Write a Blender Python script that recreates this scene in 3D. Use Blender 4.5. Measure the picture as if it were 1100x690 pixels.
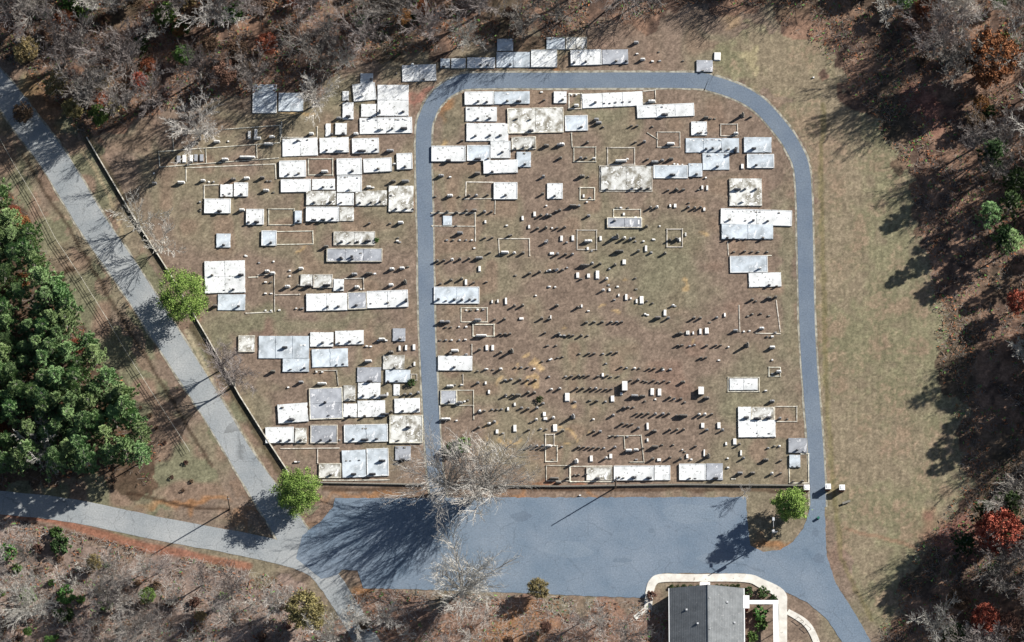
import bpy, bmesh, math, random
import numpy as np
from mathutils import Vector, Matrix, noise as mnoise

# ------------------------------------------------------------------ camera, sky, sun
scene = bpy.context.scene
for o in list(bpy.data.objects): bpy.data.objects.remove(o)
C = scene.collection
R = math.radians
H = 1200.0
TILT = R(16)
D = H/math.cos(TILT)
cam_d = bpy.data.cameras.new('camera'); cam = bpy.data.objects.new('camera', cam_d); C.objects.link(cam)
cam.location = (0, -H*math.tan(TILT), H); cam.rotation_euler = (TILT, 0, 0)
cam_d.sensor_width = 36; cam_d.lens = 36*D/220.0
cam_d.clip_start = 10; cam_d.clip_end = 6000
scene.camera = cam

SUN_EL, SUN_AZ = R(30.5), R(31.5)          # azimuth counted from +X (image right) towards +Y (image up)
sdir = Vector((math.cos(SUN_EL)*math.cos(SUN_AZ), math.cos(SUN_EL)*math.sin(SUN_AZ), math.sin(SUN_EL)))
sl = bpy.data.lights.new('sun', 'SUN'); sl.energy = 5.0; sl.angle = R(0.53); sl.color = (1, .965, .91)
so = bpy.data.objects.new('sun', sl); C.objects.link(so)
so.rotation_euler = sdir.to_track_quat('Z', 'Y').to_euler()
w = bpy.data.worlds.new('World'); scene.world = w; w.use_nodes = True
nt = w.node_tree; bg = nt.nodes['Background']
sky = nt.nodes.new('ShaderNodeTexSky'); sky.sky_type = 'NISHITA'; sky.sun_disc = False
sky.sun_elevation = SUN_EL; sky.sun_rotation = R(90)-SUN_AZ
nt.links.new(sky.outputs[0], bg.inputs[0]); bg.inputs[1].default_value = 0.05
vs = scene.view_settings; vs.view_transform = 'Standard'; vs.look = 'None'; vs.exposure = 0.9; vs.gamma = 1
vs.use_curve_mapping = False

rnd = random.Random(7)
S = 0.2
def P(px, py, z=0.0):
    """photo pixel -> point on the ground (metres)"""
    x = (px-550)*S/D; y = -(py-345)*S/D
    ct, st = math.cos(TILT), math.sin(TILT)
    d = Vector((x, y*ct+st, y*st-ct))
    k = (z-H)/d.z
    return Vector((d.x*k, -H*math.tan(TILT)+d.y*k, z))

# ------------------------------------------------------------------ object helpers
def tag(o, label=None, cat=None, group=None, kind=None):
    if label: o['label'] = label
    if cat: o['category'] = cat
    if group: o['group'] = group
    if kind: o['kind'] = kind
    elif cat: o['kind'] = 'thing'
    return o
def link(o, parent=None):
    C.objects.link(o)
    if parent: o.parent = parent
    return o
def thing(name, loc=(0, 0, 0), rz=0):
    o = bpy.data.objects.new(name, None); o.empty_display_size = .3
    o.location = loc; o.rotation_euler = (0, 0, rz); C.objects.link(o); return o
def mesh_obj(name, me, parent=None):
    return link(bpy.data.objects.new(name, me), parent)
class MB:
    def __init__(s): s.v = []; s.f = []
    def quad(s, a, b, c, d):
        n = len(s.v); s.v += [tuple(a), tuple(b), tuple(c), tuple(d)]; s.f.append((n, n+1, n+2, n+3))
    def box(s, x0, y0, z0, x1, y1, z1, taper=0.0):
        n = len(s.v); t = taper
        s.v += [(x0, y0, z0), (x1, y0, z0), (x1, y1, z0), (x0, y1, z0),
                (x0+t, y0+t, z1), (x1-t, y0+t, z1), (x1-t, y1-t, z1), (x0+t, y1-t, z1)]
        s.f += [(n+3, n+2, n+1, n), (n+4, n+5, n+6, n+7), (n, n+1, n+5, n+4), (n+1, n+2, n+6, n+5), (n+2, n+3, n+7, n+6), (n+3, n, n+4, n+7)]
    def prism(s, pts, z0, z1):
        n = len(s.v); k = len(pts)
        s.v += [(p[0], p[1], z0) for p in pts]+[(p[0], p[1], z1) for p in pts]
        s.f.append(tuple(range(n+k, n+2*k))); s.f.append(tuple(reversed(range(n, n+k))))
        for i in range(k):
            j = (i+1) % k; s.f.append((n+i, n+j, n+k+j, n+k+i))
    def bar(s, a, b, w, z0, z1):
        a = Vector(a[:2]); b = Vector(b[:2]); d = (b-a).normalized(); q = Vector((-d.y, d.x))*w/2
        s.prism([a-q, b-q, b+q, a+q], z0, z1)
    def tube(s, a, b, r0, r1, k=3, cap=False):
        a = Vector(a); b = Vector(b); d = b-a
        if d.length < 1e-6: return
        d.normalize(); u = d.orthogonal().normalized(); v = d.cross(u); n = len(s.v)
        for c, r in ((a, r0), (b, r1)):
            for i in range(k):
                t = 2*math.pi*i/k; s.v.append(tuple(c+u*(r*math.cos(t))+v*(r*math.sin(t))))
        for i in range(k):
            j = (i+1) % k; s.f.append((n+i, n+j, n+k+j, n+k+i))
        if cap: s.f.append(tuple(range(n+k, n+2*k)))
    def mesh(s, name, mat=None, bevel=0, smooth=False):
        me = bpy.data.meshes.new(name); me.from_pydata(s.v, [], s.f)
        if bevel:
            bm = bmesh.new(); bm.from_mesh(me)
            bmesh.ops.bevel(bm, geom=bm.edges[:], offset=bevel, segments=1, affect='EDGES')
            bm.to_mesh(me); bm.free()
        if mat: me.materials.append(mat)
        if smooth: me.polygons.foreach_set('use_smooth', [True]*len(me.polygons))
        me.update(); return me
    def build(s, name, mat, parent=None, **k): return mesh_obj(name, s.mesh(name, mat, **k), parent)

# ------------------------------------------------------------------ materials
def srgb(r, g, b):
    f = lambda c: ((c/255+.055)/1.055)**2.4 if c > 10 else c/255/12.92
    return (f(r), f(g), f(b), 1)
def mat(name, col, col2=None, scale=1.5, detail=8, rough=.9, contrast=(.35, .65), spots=None, bump=0, vary=0, coords='Object', fine=0):
    m = bpy.data.materials.new(name); m.use_nodes = True; n = m.node_tree.nodes; l = m.node_tree.links
    b = n['Principled BSDF']; b.inputs['Roughness'].default_value = rough
    b.inputs['Specular IOR Level'].default_value = .2
    tc = n.new('ShaderNodeTexCoord'); src = tc.outputs[coords]
    if coords == 'World':
        pass
    col = tuple(col[:3])+(1,)
    last = None
    def noise(sc, dt=8, ro=.6):
        t = n.new('ShaderNodeTexNoise'); t.inputs['Scale'].default_value = sc; t.inputs['Detail'].default_value = dt
        t.inputs['Roughness'].default_value = ro; l.new(src, t.inputs['Vector']); return t
    if col2:
        t = noise(scale, detail); r = n.new('ShaderNodeValToRGB'); l.new(t.outputs[0], r.inputs[0])
        r.color_ramp.elements[0].position = contrast[0]; r.color_ramp.elements[1].position = contrast[1]
        r.color_ramp.elements[0].color = col; r.color_ramp.elements[1].color = tuple(col2[:3])+(1,)
        last = r.outputs[0]
    else:
        r = n.new('ShaderNodeRGB'); r.outputs[0].default_value = col; last = r.outputs[0]
    if spots:
        t = noise(spots[1], 3, .7); r = n.new('ShaderNodeValToRGB'); l.new(t.outputs[0], r.inputs[0])
        r.color_ramp.elements[0].position = spots[2]; r.color_ramp.elements[1].position = spots[2]+.06
        mx = n.new('ShaderNodeMix'); mx.data_type = 'RGBA'
        l.new(r.outputs[0], mx.inputs['Factor']); l.new(last, mx.inputs[6]); mx.inputs[7].default_value = tuple(spots[0][:3])+(1,)
        last = mx.outputs[2]
    if vary or fine:
        oi = n.new('ShaderNodeObjectInfo'); hs = n.new('ShaderNodeHueSaturation')
        mr = n.new('ShaderNodeMapRange'); mr.inputs[3].default_value = 1-vary; mr.inputs[4].default_value = 1+vary
        l.new(oi.outputs['Random'], mr.inputs[0])
        if fine:
            t = noise(fine, 2); m2 = n.new('ShaderNodeMapRange'); m2.inputs[1].default_value = .3; m2.inputs[2].default_value = .7
            m2.inputs[3].default_value = .6; m2.inputs[4].default_value = 1.4
            l.new(t.outputs[0], m2.inputs[0]); mm = n.new('ShaderNodeMath'); mm.operation = 'MULTIPLY'
            l.new(mr.outputs[0], mm.inputs[0]); l.new(m2.outputs[0], mm.inputs[1]); l.new(mm.outputs[0], hs.inputs['Value'])
        else: l.new(mr.outputs[0], hs.inputs['Value'])
        if vary > .15:
            mh = n.new('ShaderNodeMapRange'); mh.inputs[3].default_value = .5-vary*.08; mh.inputs[4].default_value = .5+vary*.08
            ml = n.new('ShaderNodeMath'); ml.operation = 'FRACT'; mk = n.new('ShaderNodeMath'); mk.operation = 'MULTIPLY'; mk.inputs[1].default_value = 7.3
            l.new(oi.outputs['Random'], mk.inputs[0]); l.new(mk.outputs[0], ml.inputs[0]); l.new(ml.outputs[0], mh.inputs[0]); l.new(mh.outputs[0], hs.inputs['Hue'])
        l.new(last, hs.inputs['Color']); last = hs.outputs[0]
    l.new(last, b.inputs['Base Color'])
    if bump:
        t = noise(scale*4); bp = n.new('ShaderNodeBump'); bp.inputs['Strength'].default_value = bump; bp.inputs['Distance'].default_value = .05
        l.new(t.outputs[0], bp.inputs['Height']); l.new(bp.outputs[0], b.inputs['Normal'])
    return m
M = {}
M['w'] = mat('white_concrete', (.66, .67, .665), (.45, .46, .455), .42, contrast=(.46, .74), spots=((.17, .17, .155), 1.9, .60), vary=.08)
M['c'] = mat('cool_concrete', (.52, .57, .61), (.29, .32, .34), .5, contrast=(.4, .66), spots=((.62, .64, .66), .9, .60), vary=.08)
M['g'] = mat('grey_concrete', (.36, .375, .40), (.21, .22, .24), .5, spots=((.55, .55, .56), .9, .60), vary=.12)
M['m'] = mat('mossy_concrete', (.56, .56, .53), (.19, .175, .14), .55, contrast=(.42, .6), spots=((.70, .70, .68), 1.0, .58), vary=.12)
M['curb'] = mat('curb_concrete', (.66, .63, .54), (.30, .27, .22), 1.2, spots=((.14, .12, .10), 1.0, .62), vary=.2)
M['marble'] = mat('white_marble', (.78, .77, .74), (.62, .61, .58), 3, vary=.12)
M['granite'] = mat('grey_granite', (.34, .34, .335), (.22, .22, .225), 9, vary=.2)
M['black'] = mat('dark_granite', (.10, .10, .105), (.06, .06, .065), 8, vary=.3, rough=.5)
M['old'] = mat('weathered_stone', (.22, .205, .18), (.13, .12, .105), 4, vary=.25)
M['bark'] = mat('bark', (.36, .34, .31), (.20, .18, .16), 1.2, vary=.25)
M['twig'] = mat('twigs', (.27, .245, .225), (.13, .11, .10), .35, vary=.3)
M['paletwig'] = mat('pale_twigs', (.54, .51, .46), (.36, .34, .31), .5, vary=.2)
M['lime'] = mat('fresh_leaves', (.25, .35, .085), (.11, .18, .04), .4, fine=1.4)
M['pine'] = mat('pine_needles', (.12, .195, .08), (.205, .295, .12), .25, vary=.25, fine=1.5)
M['dark'] = mat('dark_evergreen', (.035, .06, .025), (.07, .11, .035), .5, vary=.3, fine=1.5)
M['green'] = mat('evergreen_leaves', (.06, .12, .03), (.11, .19, .05), .5, vary=.3, fine=1.5)
M['rust'] = mat('rust_leaves', (.30, .12, .05), (.20, .085, .04), .4, vary=.25, fine=1.5)
M['red'] = mat('red_leaves', (.33, .09, .06), (.24, .065, .04), .5, vary=.1, fine=1.5)
M['gold'] = mat('golden_leaves', (.26, .20, .09), (.18, .15, .07), .5, vary=.2, fine=1.5)
M['brown'] = mat('brown_leaves', (.17, .10, .065), (.11, .07, .05), .5, vary=.25, fine=1.5)
M['wood'] = mat('pole_wood', (.20, .15, .11), (.13, .10, .07), 2)
M['metal'] = mat('galvanised_metal', (.45, .46, .47), rough=.5)
M['brick'] = mat('red_brick', (.26, .10, .07), (.20, .08, .055), 2)
M['paint'] = mat('white_paint', (.80, .80, .78), rough=.6)
M['glass'] = mat('window_glass', (.03, .04, .05), rough=.15)
M['walk'] = mat('walk_concrete', (.66, .64, .58), (.48, .45, .40), .5, spots=((.3, .27, .23), 1.2, .64))
M['dirtwall'] = mat('wall_stone', (.30, .25, .20), (.20, .17, .135), .8, spots=((.45, .42, .36), 1.5, .6))

# ------------------------------------------------------------------ ground: one sheet with a colour per place
def vnoise(x, y, s, seed):
    r = np.random.RandomState(seed); g = r.rand(256, 256)
    u = x/s; v = y/s; iu = np.floor(u).astype(int); iv = np.floor(v).astype(int)
    fu = u-iu; fv = v-iv; fu = fu*fu*(3-2*fu); fv = fv*fv*(3-2*fv)
    a = g[iu % 256, iv % 256]; b = g[(iu+1) % 256, iv % 256]; c = g[iu % 256, (iv+1) % 256]; d = g[(iu+1) % 256, (iv+1) % 256]
    return (a*(1-fu)+b*fu)*(1-fv)+(c*(1-fu)+d*fu)*fv
def inpoly(x, y, poly):
    ins = np.zeros(x.shape, bool); n = len(poly)
    for i in range(n):
        x0, y0 = poly[i]; x1, y1 = poly[(i+1) % n]
        if y0 == y1: continue
        c = ((y0 > y) != (y1 > y)) & (x < (x1-x0)*(y-y0)/(y1-y0)+x0); ins ^= c
    return ins
Z_TOP = [(-200, -200), (900, -200), (880, 8), (800, 6), (740, 4), (690, 20), (640, 30), (600, 42), (540, 46), (450, 56), (380, 70), (330, 96), (250, 104), (180, 118), (110, 140), (90, 150), (60, 112), (30, 80), (0, 60), (-200, -60)]
Z_RIGHT = [(830, -200), (835, 25), (880, 50), (905, 90), (930, 120), (965, 170), (985, 230), (1000, 300), (1010, 400), (1035, 470), (1030, 530), (1010, 560), (985, 590), (960, 640), (940, 690), (950, 900), (1400, 900), (1400, -200)]
Z_PINE = [(-200, 175), (10, 190), (50, 270), (90, 350), (125, 400), (175, 470), (170, 520), (-200, 530)]
Z_SCRUB = [(-200, 552), (0, 556), (80, 572), (170, 592), (270, 612), (330, 632), (375, 690), (375, 900), (-200, 900)]
Z_LOW = [(388, 634), (470, 636), (596, 641), (690, 648), (715, 655), (715, 900), (380, 900), (372, 640)]
Z_VERGE = [(0, 130), (20, 150), (60, 200), (110, 280), (160, 360), (225, 460), (275, 545), (330, 560), (345, 535), (300, 510), (255, 440), (180, 310), (90, 160), (60, 110), (0, 50), (-100, 0), (-100, 100)]
Z_VERGE2 = [(-100, 60), (0, 135), (60, 235), (130, 345), (190, 440), (250, 540), (150, 560), (-100, 530), (60, 330), (20, 200), (-100, 130)]
Z_FIELD = [(800, 20), (888, 40), (1010, 100), (1020, 400), (1060, 560), (980, 640), (940, 700), (885, 560), (878, 380), (874, 200), (850, 130), (800, 92), (770, 60)]
def lin(c): return np.array(srgb(*c)[:3])
SANDS = [(143, 350), (636, 327), (650, 331), (656, 294), (566, 386), (555, 403), (583, 402), (582, 413), (576, 416), (531, 415), (525, 450), (558, 470), (523, 470), (544, 470), (541, 450), (619, 440), (608, 460), (611, 474), (411, 435), (317, 281), (315, 127), (309, 125), (328, 126), (751, 258), (752, 366), (729, 315), (602, 351), (470, 150), (460, 463)]
xs = np.concatenate([[-3000, -800, -250], np.arange(-118, 118.01, .4), [250, 800, 3000]])
ys = np.concatenate([[-3000, -800, -200], np.arange(-82, 82.01, .4), [200, 800, 3000]])
GX, GY = np.meshgrid(xs, ys, indexing='ij')
PX = GX/S+550; PY = 345-GY*math.cos(TILT)/S
wx = PX+(vnoise(PX, PY, 26, 1)-.5)*34+(vnoise(PX, PY, 8, 2)-.5)*14
wy = PY+(vnoise(PX, PY, 26, 3)-.5)*34+(vnoise(PX, PY, 8, 4)-.5)*14
n1 = vnoise(PX, PY, 60, 5); n2 = vnoise(PX, PY, 22, 6); n3 = vnoise(PX, PY, 7, 7); n4 = vnoise(PX, PY, 2.6, 8)
def mixc(a, b, t): return a*(1-t[..., None])+b*t[..., None]
def sstep(t, a, b):
    t = np.clip((t-a)/(b-a), 0, 1); return t*t*(3-2*t)
base = mixc(lin((132, 115, 101)), lin((133, 123, 103)), sstep(.6*n1+.4*n2, .4, .65))
base = mixc(base, lin((138, 112, 98)), sstep(n2, .6, .85)*.5)
def blob(col, x, y, rx, ry, k, warp=True):
    global base
    X = wx if warp else PX; Y = wy if warp else PY
    d = np.sqrt(((X-x)/rx)**2+((Y-y)/ry)**2); base = mixc(base, lin(col), k*(1-sstep(d, .4, 1.1)))
# greener lawn patches
for a in [(485, 130, 25, 40), (845, 300, 16, 140), (320, 350, 130, 14), (260, 345, 60, 20), (700, 270, 70, 60), (640, 120, 60, 14), (800, 420, 50, 50), (260, 430, 35, 40), (720, 310, 60, 50), (370, 105, 40, 25)]:
    blob((127, 123, 100), *a, .6)
fm = inpoly(wx, wy, Z_FIELD).astype(float)
nf = .4*n1+.3*n2+.3*n3; fcol = mixc(lin((141, 128, 107)), lin((130, 125, 99)), sstep(nf, .35, .65)); fcol = mixc(fcol, lin((144, 122, 104)), sstep(.5*n2+.25*n3+.25*n4, .5, .75)*.7)
base = mixc(base, fcol, fm)
vm = (inpoly(wx, wy, Z_VERGE) | inpoly(wx, wy, Z_VERGE2)).astype(float)
base = mixc(base, mixc(lin((134, 114, 98)), lin((122, 119, 96)), sstep(n2, .4, .65)), vm)
pm = inpoly(wx, wy, Z_PINE).astype(float)
wm = (inpoly(wx, wy, Z_TOP) | inpoly(wx, wy, Z_RIGHT) | inpoly(wx, wy, Z_PINE)).astype(float)
litter = mixc(lin((98, 80, 70)), lin((142, 114, 96)), sstep(.5*n2+.5*n3, .4, .65)); litter = mixc(litter, lin((82, 78, 62)), sstep(n1, .55, .8)*.6)
base = mixc(base, litter, wm); base = mixc(base, lin((86, 72, 58)), pm*.8)
sm = inpoly(wx, wy, Z_SCRUB).astype(float)
base = mixc(base, mixc(lin((154, 134, 122)), lin((128, 112, 102)), sstep(.5*n2+.5*n3, .4, .6)), sm)
lm = inpoly(wx, wy, Z_LOW).astype(float)
base = mixc(base, mixc(lin((150, 120, 102)), lin((126, 104, 92)), sstep(.5*n2+.5*n3, .4, .6)), lm)
for a in [(560, 668, 60, 22, .8), (520, 690, 40, 20, .8), (835, 580, 25, 14, .8), (378, 625, 14, 16, .9), (400, 528, 60, 8, .8), (600, 528, 90, 5, .7), (470, 110, 14, 22, .7), (608, 63, 8, 9, .9), (40, 105, 30, 30, .5), (120, 85, 40, 25, .5), (205, 540, 60, 8, .8), (300, 560, 60, 6, .5)]:
    blob((158, 116, 80), *a[:4], a[4])
for a in [(600, 527, 40, 5), (450, 95, 6, 10), (1020, 570, 40, 25), (1000, 110, 40, 30)]: blob((150, 100, 88), *a, .6)
for (x, y) in SANDS: blob((188, 160, 118), x, y, rnd.uniform(3.5, 7), rnd.uniform(3, 6), .8)
blob((172, 160, 126), 810, 67, 8, 9, .8); blob((165, 140, 110), 790, 12, 20, 10, .7); blob((190, 165, 140), 770, 60, 10, 5, .0)
# wheel ruts and ditch strips
def strip(pts, wdt, col, k):
    global base
    best = np.full(PX.shape, 1e9); X = PX+(n3-.5)*3; Y = PY+(n2-.5)*4
    for (x0, y0), (x1, y1) in zip(pts, pts[1:]):
        dx, dy = x1-x0, y1-y0; t = np.clip(((X-x0)*dx+(Y-y0)*dy)/(dx*dx+dy*dy), 0, 1)
        best = np.minimum(best, np.hypot(X-x0-t*dx, Y-y0-t*dy))
    base = mixc(base, lin(col), k*(1-sstep(best, wdt*.5, wdt)))
strip([(20, 165), (75, 250), (125, 335), (180, 420), (230, 500)], 2.6, (74, 62, 50), .8)
strip([(80, 130), (130, 215), (180, 300)], 6, (84, 80, 60), .6)
strip([(205, 350), (262, 440), (312, 520)], 4.5, (80, 72, 54), .8)
strip([(200, 355), (246, 440), (290, 510)], 3, (172, 160, 134), .8)
strip([(30, 150), (80, 235), (150, 340)], 3, (150, 108, 90), .6)
strip([(84, 160), (115, 210), (130, 250)], 2.5, (176, 158, 128), .7)
strip([(0, 545), (60, 556), (160, 585), (270, 606)], 6, (148, 100, 80), .8)
strip([(25, 557), (90, 573), (160, 590)], 1.8, (76, 52, 42), .8)
strip([(140, 528), (200, 541), (250, 547)], 2.2, (66, 50, 38), .8)
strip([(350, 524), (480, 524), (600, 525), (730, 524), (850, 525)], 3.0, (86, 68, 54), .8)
strip([(888, 110), (884, 200), (886, 400), (892, 520), (900, 600), (930, 660)], 3.5, (118, 110, 74), .55)
strip([(905, 567), (940, 572), (985, 588)], 2.5, (140, 112, 92), .7)
n5 = vnoise(PX, PY, 1.7, 31)
base = base*(0.72+.56*n4)[..., None]*(0.88+.24*n3)[..., None]*(.8+.4*n5)[..., None]*1.06
nx, ny = len(xs), len(ys)
hz = (vnoise(PX, PY, 9, 11)-.5)*.05*wm
V = np.stack([GX, GY, -0.02+hz*0], -1).reshape(-1, 3)
idx = np.arange(nx*ny).reshape(nx, ny)
F = np.stack([idx[:-1, :-1], idx[1:, :-1], idx[1:, 1:], idx[:-1, 1:]], -1).reshape(-1, 4)
gme = bpy.data.meshes.new('ground')
gme.vertices.add(len(V)); gme.vertices.foreach_set('co', V.astype(np.float32).ravel())
gme.loops.add(F.size); gme.loops.foreach_set('vertex_index', F.astype(np.int32).ravel())
gme.polygons.add(len(F)); gme.polygons.foreach_set('loop_start', np.arange(0, F.size, 4, dtype=np.int32))
gme.update()
ca = gme.color_attributes.new('soil', 'FLOAT_COLOR', 'POINT')
rgba = np.concatenate([base.reshape(-1, 3), (fm*(1-wm)).reshape(-1, 1)], 1).astype(np.float32); ca.data.foreach_set('color', rgba.ravel())
gm = bpy.data.materials.new('dormant_grass_and_soil'); gm.use_nodes = True; n = gm.node_tree.nodes; l = gm.node_tree.links
b = n['Principled BSDF']; b.inputs['Roughness'].default_value = .95; b.inputs['Specular IOR Level'].default_value = .1
at = n.new('ShaderNodeAttribute'); at.attribute_name = 'soil'; tc = n.new('ShaderNodeTexCoord')
t1 = n.new('ShaderNodeTexNoise'); t1.inputs['Scale'].default_value = 2.2; t1.inputs['Detail'].default_value = 5; t1.inputs['Roughness'].default_value = .75; l.new(tc.outputs['Object'], t1.inputs['Vector'])
r1 = n.new('ShaderNodeMapRange'); r1.inputs[1].default_value = .25; r1.inputs[2].default_value = .75; r1.inputs[3].default_value = .30; r1.inputs[4].default_value = 1.08
l.new(t1.outputs[0], r1.inputs[0])
wv = n.new('ShaderNodeTexWave'); wv.wave_type = 'BANDS'; wv.bands_direction = 'X'; wv.inputs['Scale'].default_value = .22; wv.inputs['Distortion'].default_value = 3.5; wv.inputs['Detail'].default_value = 3; wv.inputs['Detail Scale'].default_value = .5; l.new(tc.outputs['Object'], wv.inputs['Vector'])
r2 = n.new('ShaderNodeMapRange'); r2.inputs[3].default_value = .95; r2.inputs[4].default_value = 1.05; l.new(wv.outputs['Fac'], r2.inputs[0])
mxw = n.new('ShaderNodeMix'); mxw.inputs[2].default_value = 1; l.new(at.outputs['Alpha'], mxw.inputs[0]); l.new(r2.outputs[0], mxw.inputs[3])
mu = n.new('ShaderNodeMath'); mu.operation = 'MULTIPLY'; l.new(r1.outputs[0], mu.inputs[0]); l.new(mxw.outputs[0], mu.inputs[1])
vm_ = n.new('ShaderNodeVectorMath'); vm_.operation = 'SCALE'; l.new(at.outputs['Color'], vm_.inputs[0]); l.new(mu.outputs[0], vm_.inputs['Scale'])
l.new(vm_.outputs[0], b.inputs['Base Color'])
gme.materials.append(gm)
tag(mesh_obj('ground', gme), kind='structure')

# ------------------------------------------------------------------ roads
def asphalt(name, a, bcol, crack=.6):
    m = mat(name, a, bcol, .12, 10, rough=.85, contrast=(.3, .7)); n = m.node_tree.nodes; l = m.node_tree.links
    b = n['Principled BSDF']; tc = n['Texture Coordinate']
    src = b.inputs['Base Color'].links[0].from_socket
    t = n.new('ShaderNodeTexNoise'); t.inputs['Scale'].default_value = 3.0; t.inputs['Detail'].default_value = 4; t.inputs['Roughness'].default_value = .8; l.new(tc.outputs['Object'], t.inputs[0])
    r = n.new('ShaderNodeMapRange'); r.inputs[1].default_value = .25; r.inputs[2].default_value = .75; r.inputs[3].default_value = .68; r.inputs[4].default_value = 1.32; l.new(t.outputs[0], r.inputs[0])
    v = n.new('ShaderNodeTexVoronoi'); v.feature = 'DISTANCE_TO_EDGE'; v.inputs['Scale'].default_value = .16
    t2 = n.new('ShaderNodeTexNoise'); t2.inputs['Scale'].default_value = .8; l.new(tc.outputs['Object'], t2.inputs[0])
    ad = n.new('ShaderNodeVectorMath'); ad.operation = 'MULTIPLY_ADD'; ad.inputs[1].default_value = (1.6, 1.6, 0); l.new(t2.outputs['Color'], ad.inputs[0]); l.new(tc.outputs['Object'], ad.inputs[2]); l.new(ad.outputs[0], v.inputs['Vector'])
    r3 = n.new('ShaderNodeMapRange'); r3.inputs[1].default_value = 0; r3.inputs[2].default_value = .012; r3.inputs[3].default_value = 1-crack*.35; r3.inputs[4].default_value = 1; l.new(v.outputs[0], r3.inputs[0])
    mm = n.new('ShaderNodeMath'); mm.operation = 'MULTIPLY'; l.new(r.outputs[0], mm.inputs[0]); l.new(r3.outputs[0], mm.inputs[1])
    sc = n.new('ShaderNodeVectorMath'); sc.operation = 'SCALE'; l.new(src, sc.inputs[0]); l.new(mm.outputs[0], sc.inputs['Scale']); l.new(sc.outputs[0], b.inputs['Base Color'])
    return m
M['lot'] = asphalt('lot_asphalt', (.108, .148, .195), (.165, .200, .242))
M['lane'] = asphalt('lane_asphalt', (.105, .135, .178), (.150, .180, .215), .3)
M['road'] = asphalt('old_road_asphalt', (.19, .21, .222), (.31, .318, .315), 1.1)
M['edge'] = mat('gravel_edge', (.36, .34, .28), (.16, .145, .11), .9, contrast=(.4, .6))
def smooth(pts, n=10):
    out = []
    p = [pts[0]]+list(pts)+[pts[-1]]
    for i in range(1, len(p)-2):
        for k in range(n):
            t = k/n; q = []
            for c in range(len(pts[0])):
                a, b_, c_, d = p[i-1][c], p[i][c], p[i+1][c], p[i+2][c]
                q.append(.5*((2*b_)+(-a+c_)*t+(2*a-5*b_+4*c_-d)*t*t+(-a+3*b_-3*c_+d)*t**3))
            out.append(tuple(q))
    out.append(tuple(pts[-1])); return out
def ribbon(name, pts, width, z, material, n=10, ragged=0):
    pts = smooth([tuple(p)+((width,) if len(p) == 2 else ()) for p in pts], n)
    w_ = [Vector((p[0], p[1])) for p in pts]; v = []; f = []
    for i, p in enumerate(w_):
        d = (w_[min(i+1, len(w_)-1)]-w_[max(i-1, 0)]).normalized(); q = Vector((-d.y, d.x))*pts[i][2]/2
        a = p+q*(1+rnd.uniform(-ragged, ragged)); c = p-q*(1+rnd.uniform(-ragged, ragged))
        v += [P(a.x, a.y, z), P(c.x, c.y, z)]
    for i in range(len(w_)-1): f.append((2*i, 2*i+1, 2*i+3, 2*i+2))
    me = bpy.data.meshes.new(name); me.from_pydata([tuple(x) for x in v], [], f); me.materials.append(material)
    return tag(mesh_obj(name, me), kind='structure')
LANE = [(472, 540), (466, 490), (459, 360), (457, 250), (455, 150), (460, 122), (472, 103), (490, 91), (510, 87), (600, 86.5), (740, 86.5), (765, 90), (787, 97), (804, 105), (820, 117), (841, 141), (853, 160), (861, 180), (864, 215), (865, 260), (868, 370), (876, 480), (879, 545)]
ribbon('lane_edge', LANE, 20.5, -.004+.006, M['edge'], 12, .05)
ribbon('lane', LANE, 16.5, .022, M['lane'], 12, .012)
ROADL = [(-60, 20, 26), (-28, 62, 26), (8, 104, 28), (30, 135, 29), (58, 172, 30), (99, 240, 30), (142, 303, 29), (186, 372, 28), (232, 445, 26), (262, 495, 26), (300, 552, 32), (330, 600, 36)]
ribbon('road_edge', [(a, b_, c+3.5) for a, b_, c in ROADL], 0, .004, M['edge'], 8, .05)
ribbon('road', ROADL, 0, .014, M['road'], 8, .02)
ribbon('road', [(-80, 530), (-20, 538), (50, 545), (100, 553), (175, 569), (272, 587), (330, 603), (352, 622), (372, 652), (400, 700), (430, 760)], 25, .018, M['road'], 8, .03)
LOT = [(360, 535), (801, 534), (803, 560), (806, 586), (820, 593), (838, 591), (852, 582), (863, 568), (869, 550), (871, 538), (887, 538), (886, 549), (888, 597), (898, 627), (917, 657), (937, 692), (980, 760), (945, 760), (905, 690), (887, 664), (867, 647), (840, 634), (826, 628), (800, 616), (712, 616), (700, 622), (692, 642), (640, 641), (596, 639), (530, 636), (470, 634), (390, 632), (384, 613), (368, 612), (362, 618), (345, 622), (318, 600), (325, 575), (345, 560), (358, 545)]
def sheet(name, poly, z, material, sub=True):
    pts = []
    for i, p in enumerate(poly):
        q = poly[(i+1) % len(poly)]; k = max(1, int(math.hypot(q[0]-p[0], q[1]-p[1])/4)) if sub else 1
        for j in range(k):
            t = j/k; jit = .5 if (sub and j) else 0
            pts.append(P(p[0]+(q[0]-p[0])*t+rnd.uniform(-jit, jit), p[1]+(q[1]-p[1])*t+rnd.uniform(-jit, jit), z))
    me = bpy.data.meshes.new(name); me.from_pydata([tuple(p) for p in pts], [], [tuple(range(len(pts)))]); me.materials.append(material)
    bm = bmesh.new(); bm.from_mesh(me); bmesh.ops.triangulate(bm, faces=bm.faces[:]); bmesh.ops.recalc_face_normals(bm, faces=bm.faces[:]); bm.to_mesh(me); bm.free()
    return tag(mesh_obj(name, me), kind='structure')
sheet('parking_lot', LOT, .027, M['lot'])
M['patch'] = asphalt('sealed_patch_asphalt', (.095, .125, .165), (.13, .165, .205), .2)
M['pale'] = asphalt('worn_asphalt', (.13, .17, .215), (.175, .21, .25), .6)
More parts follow.
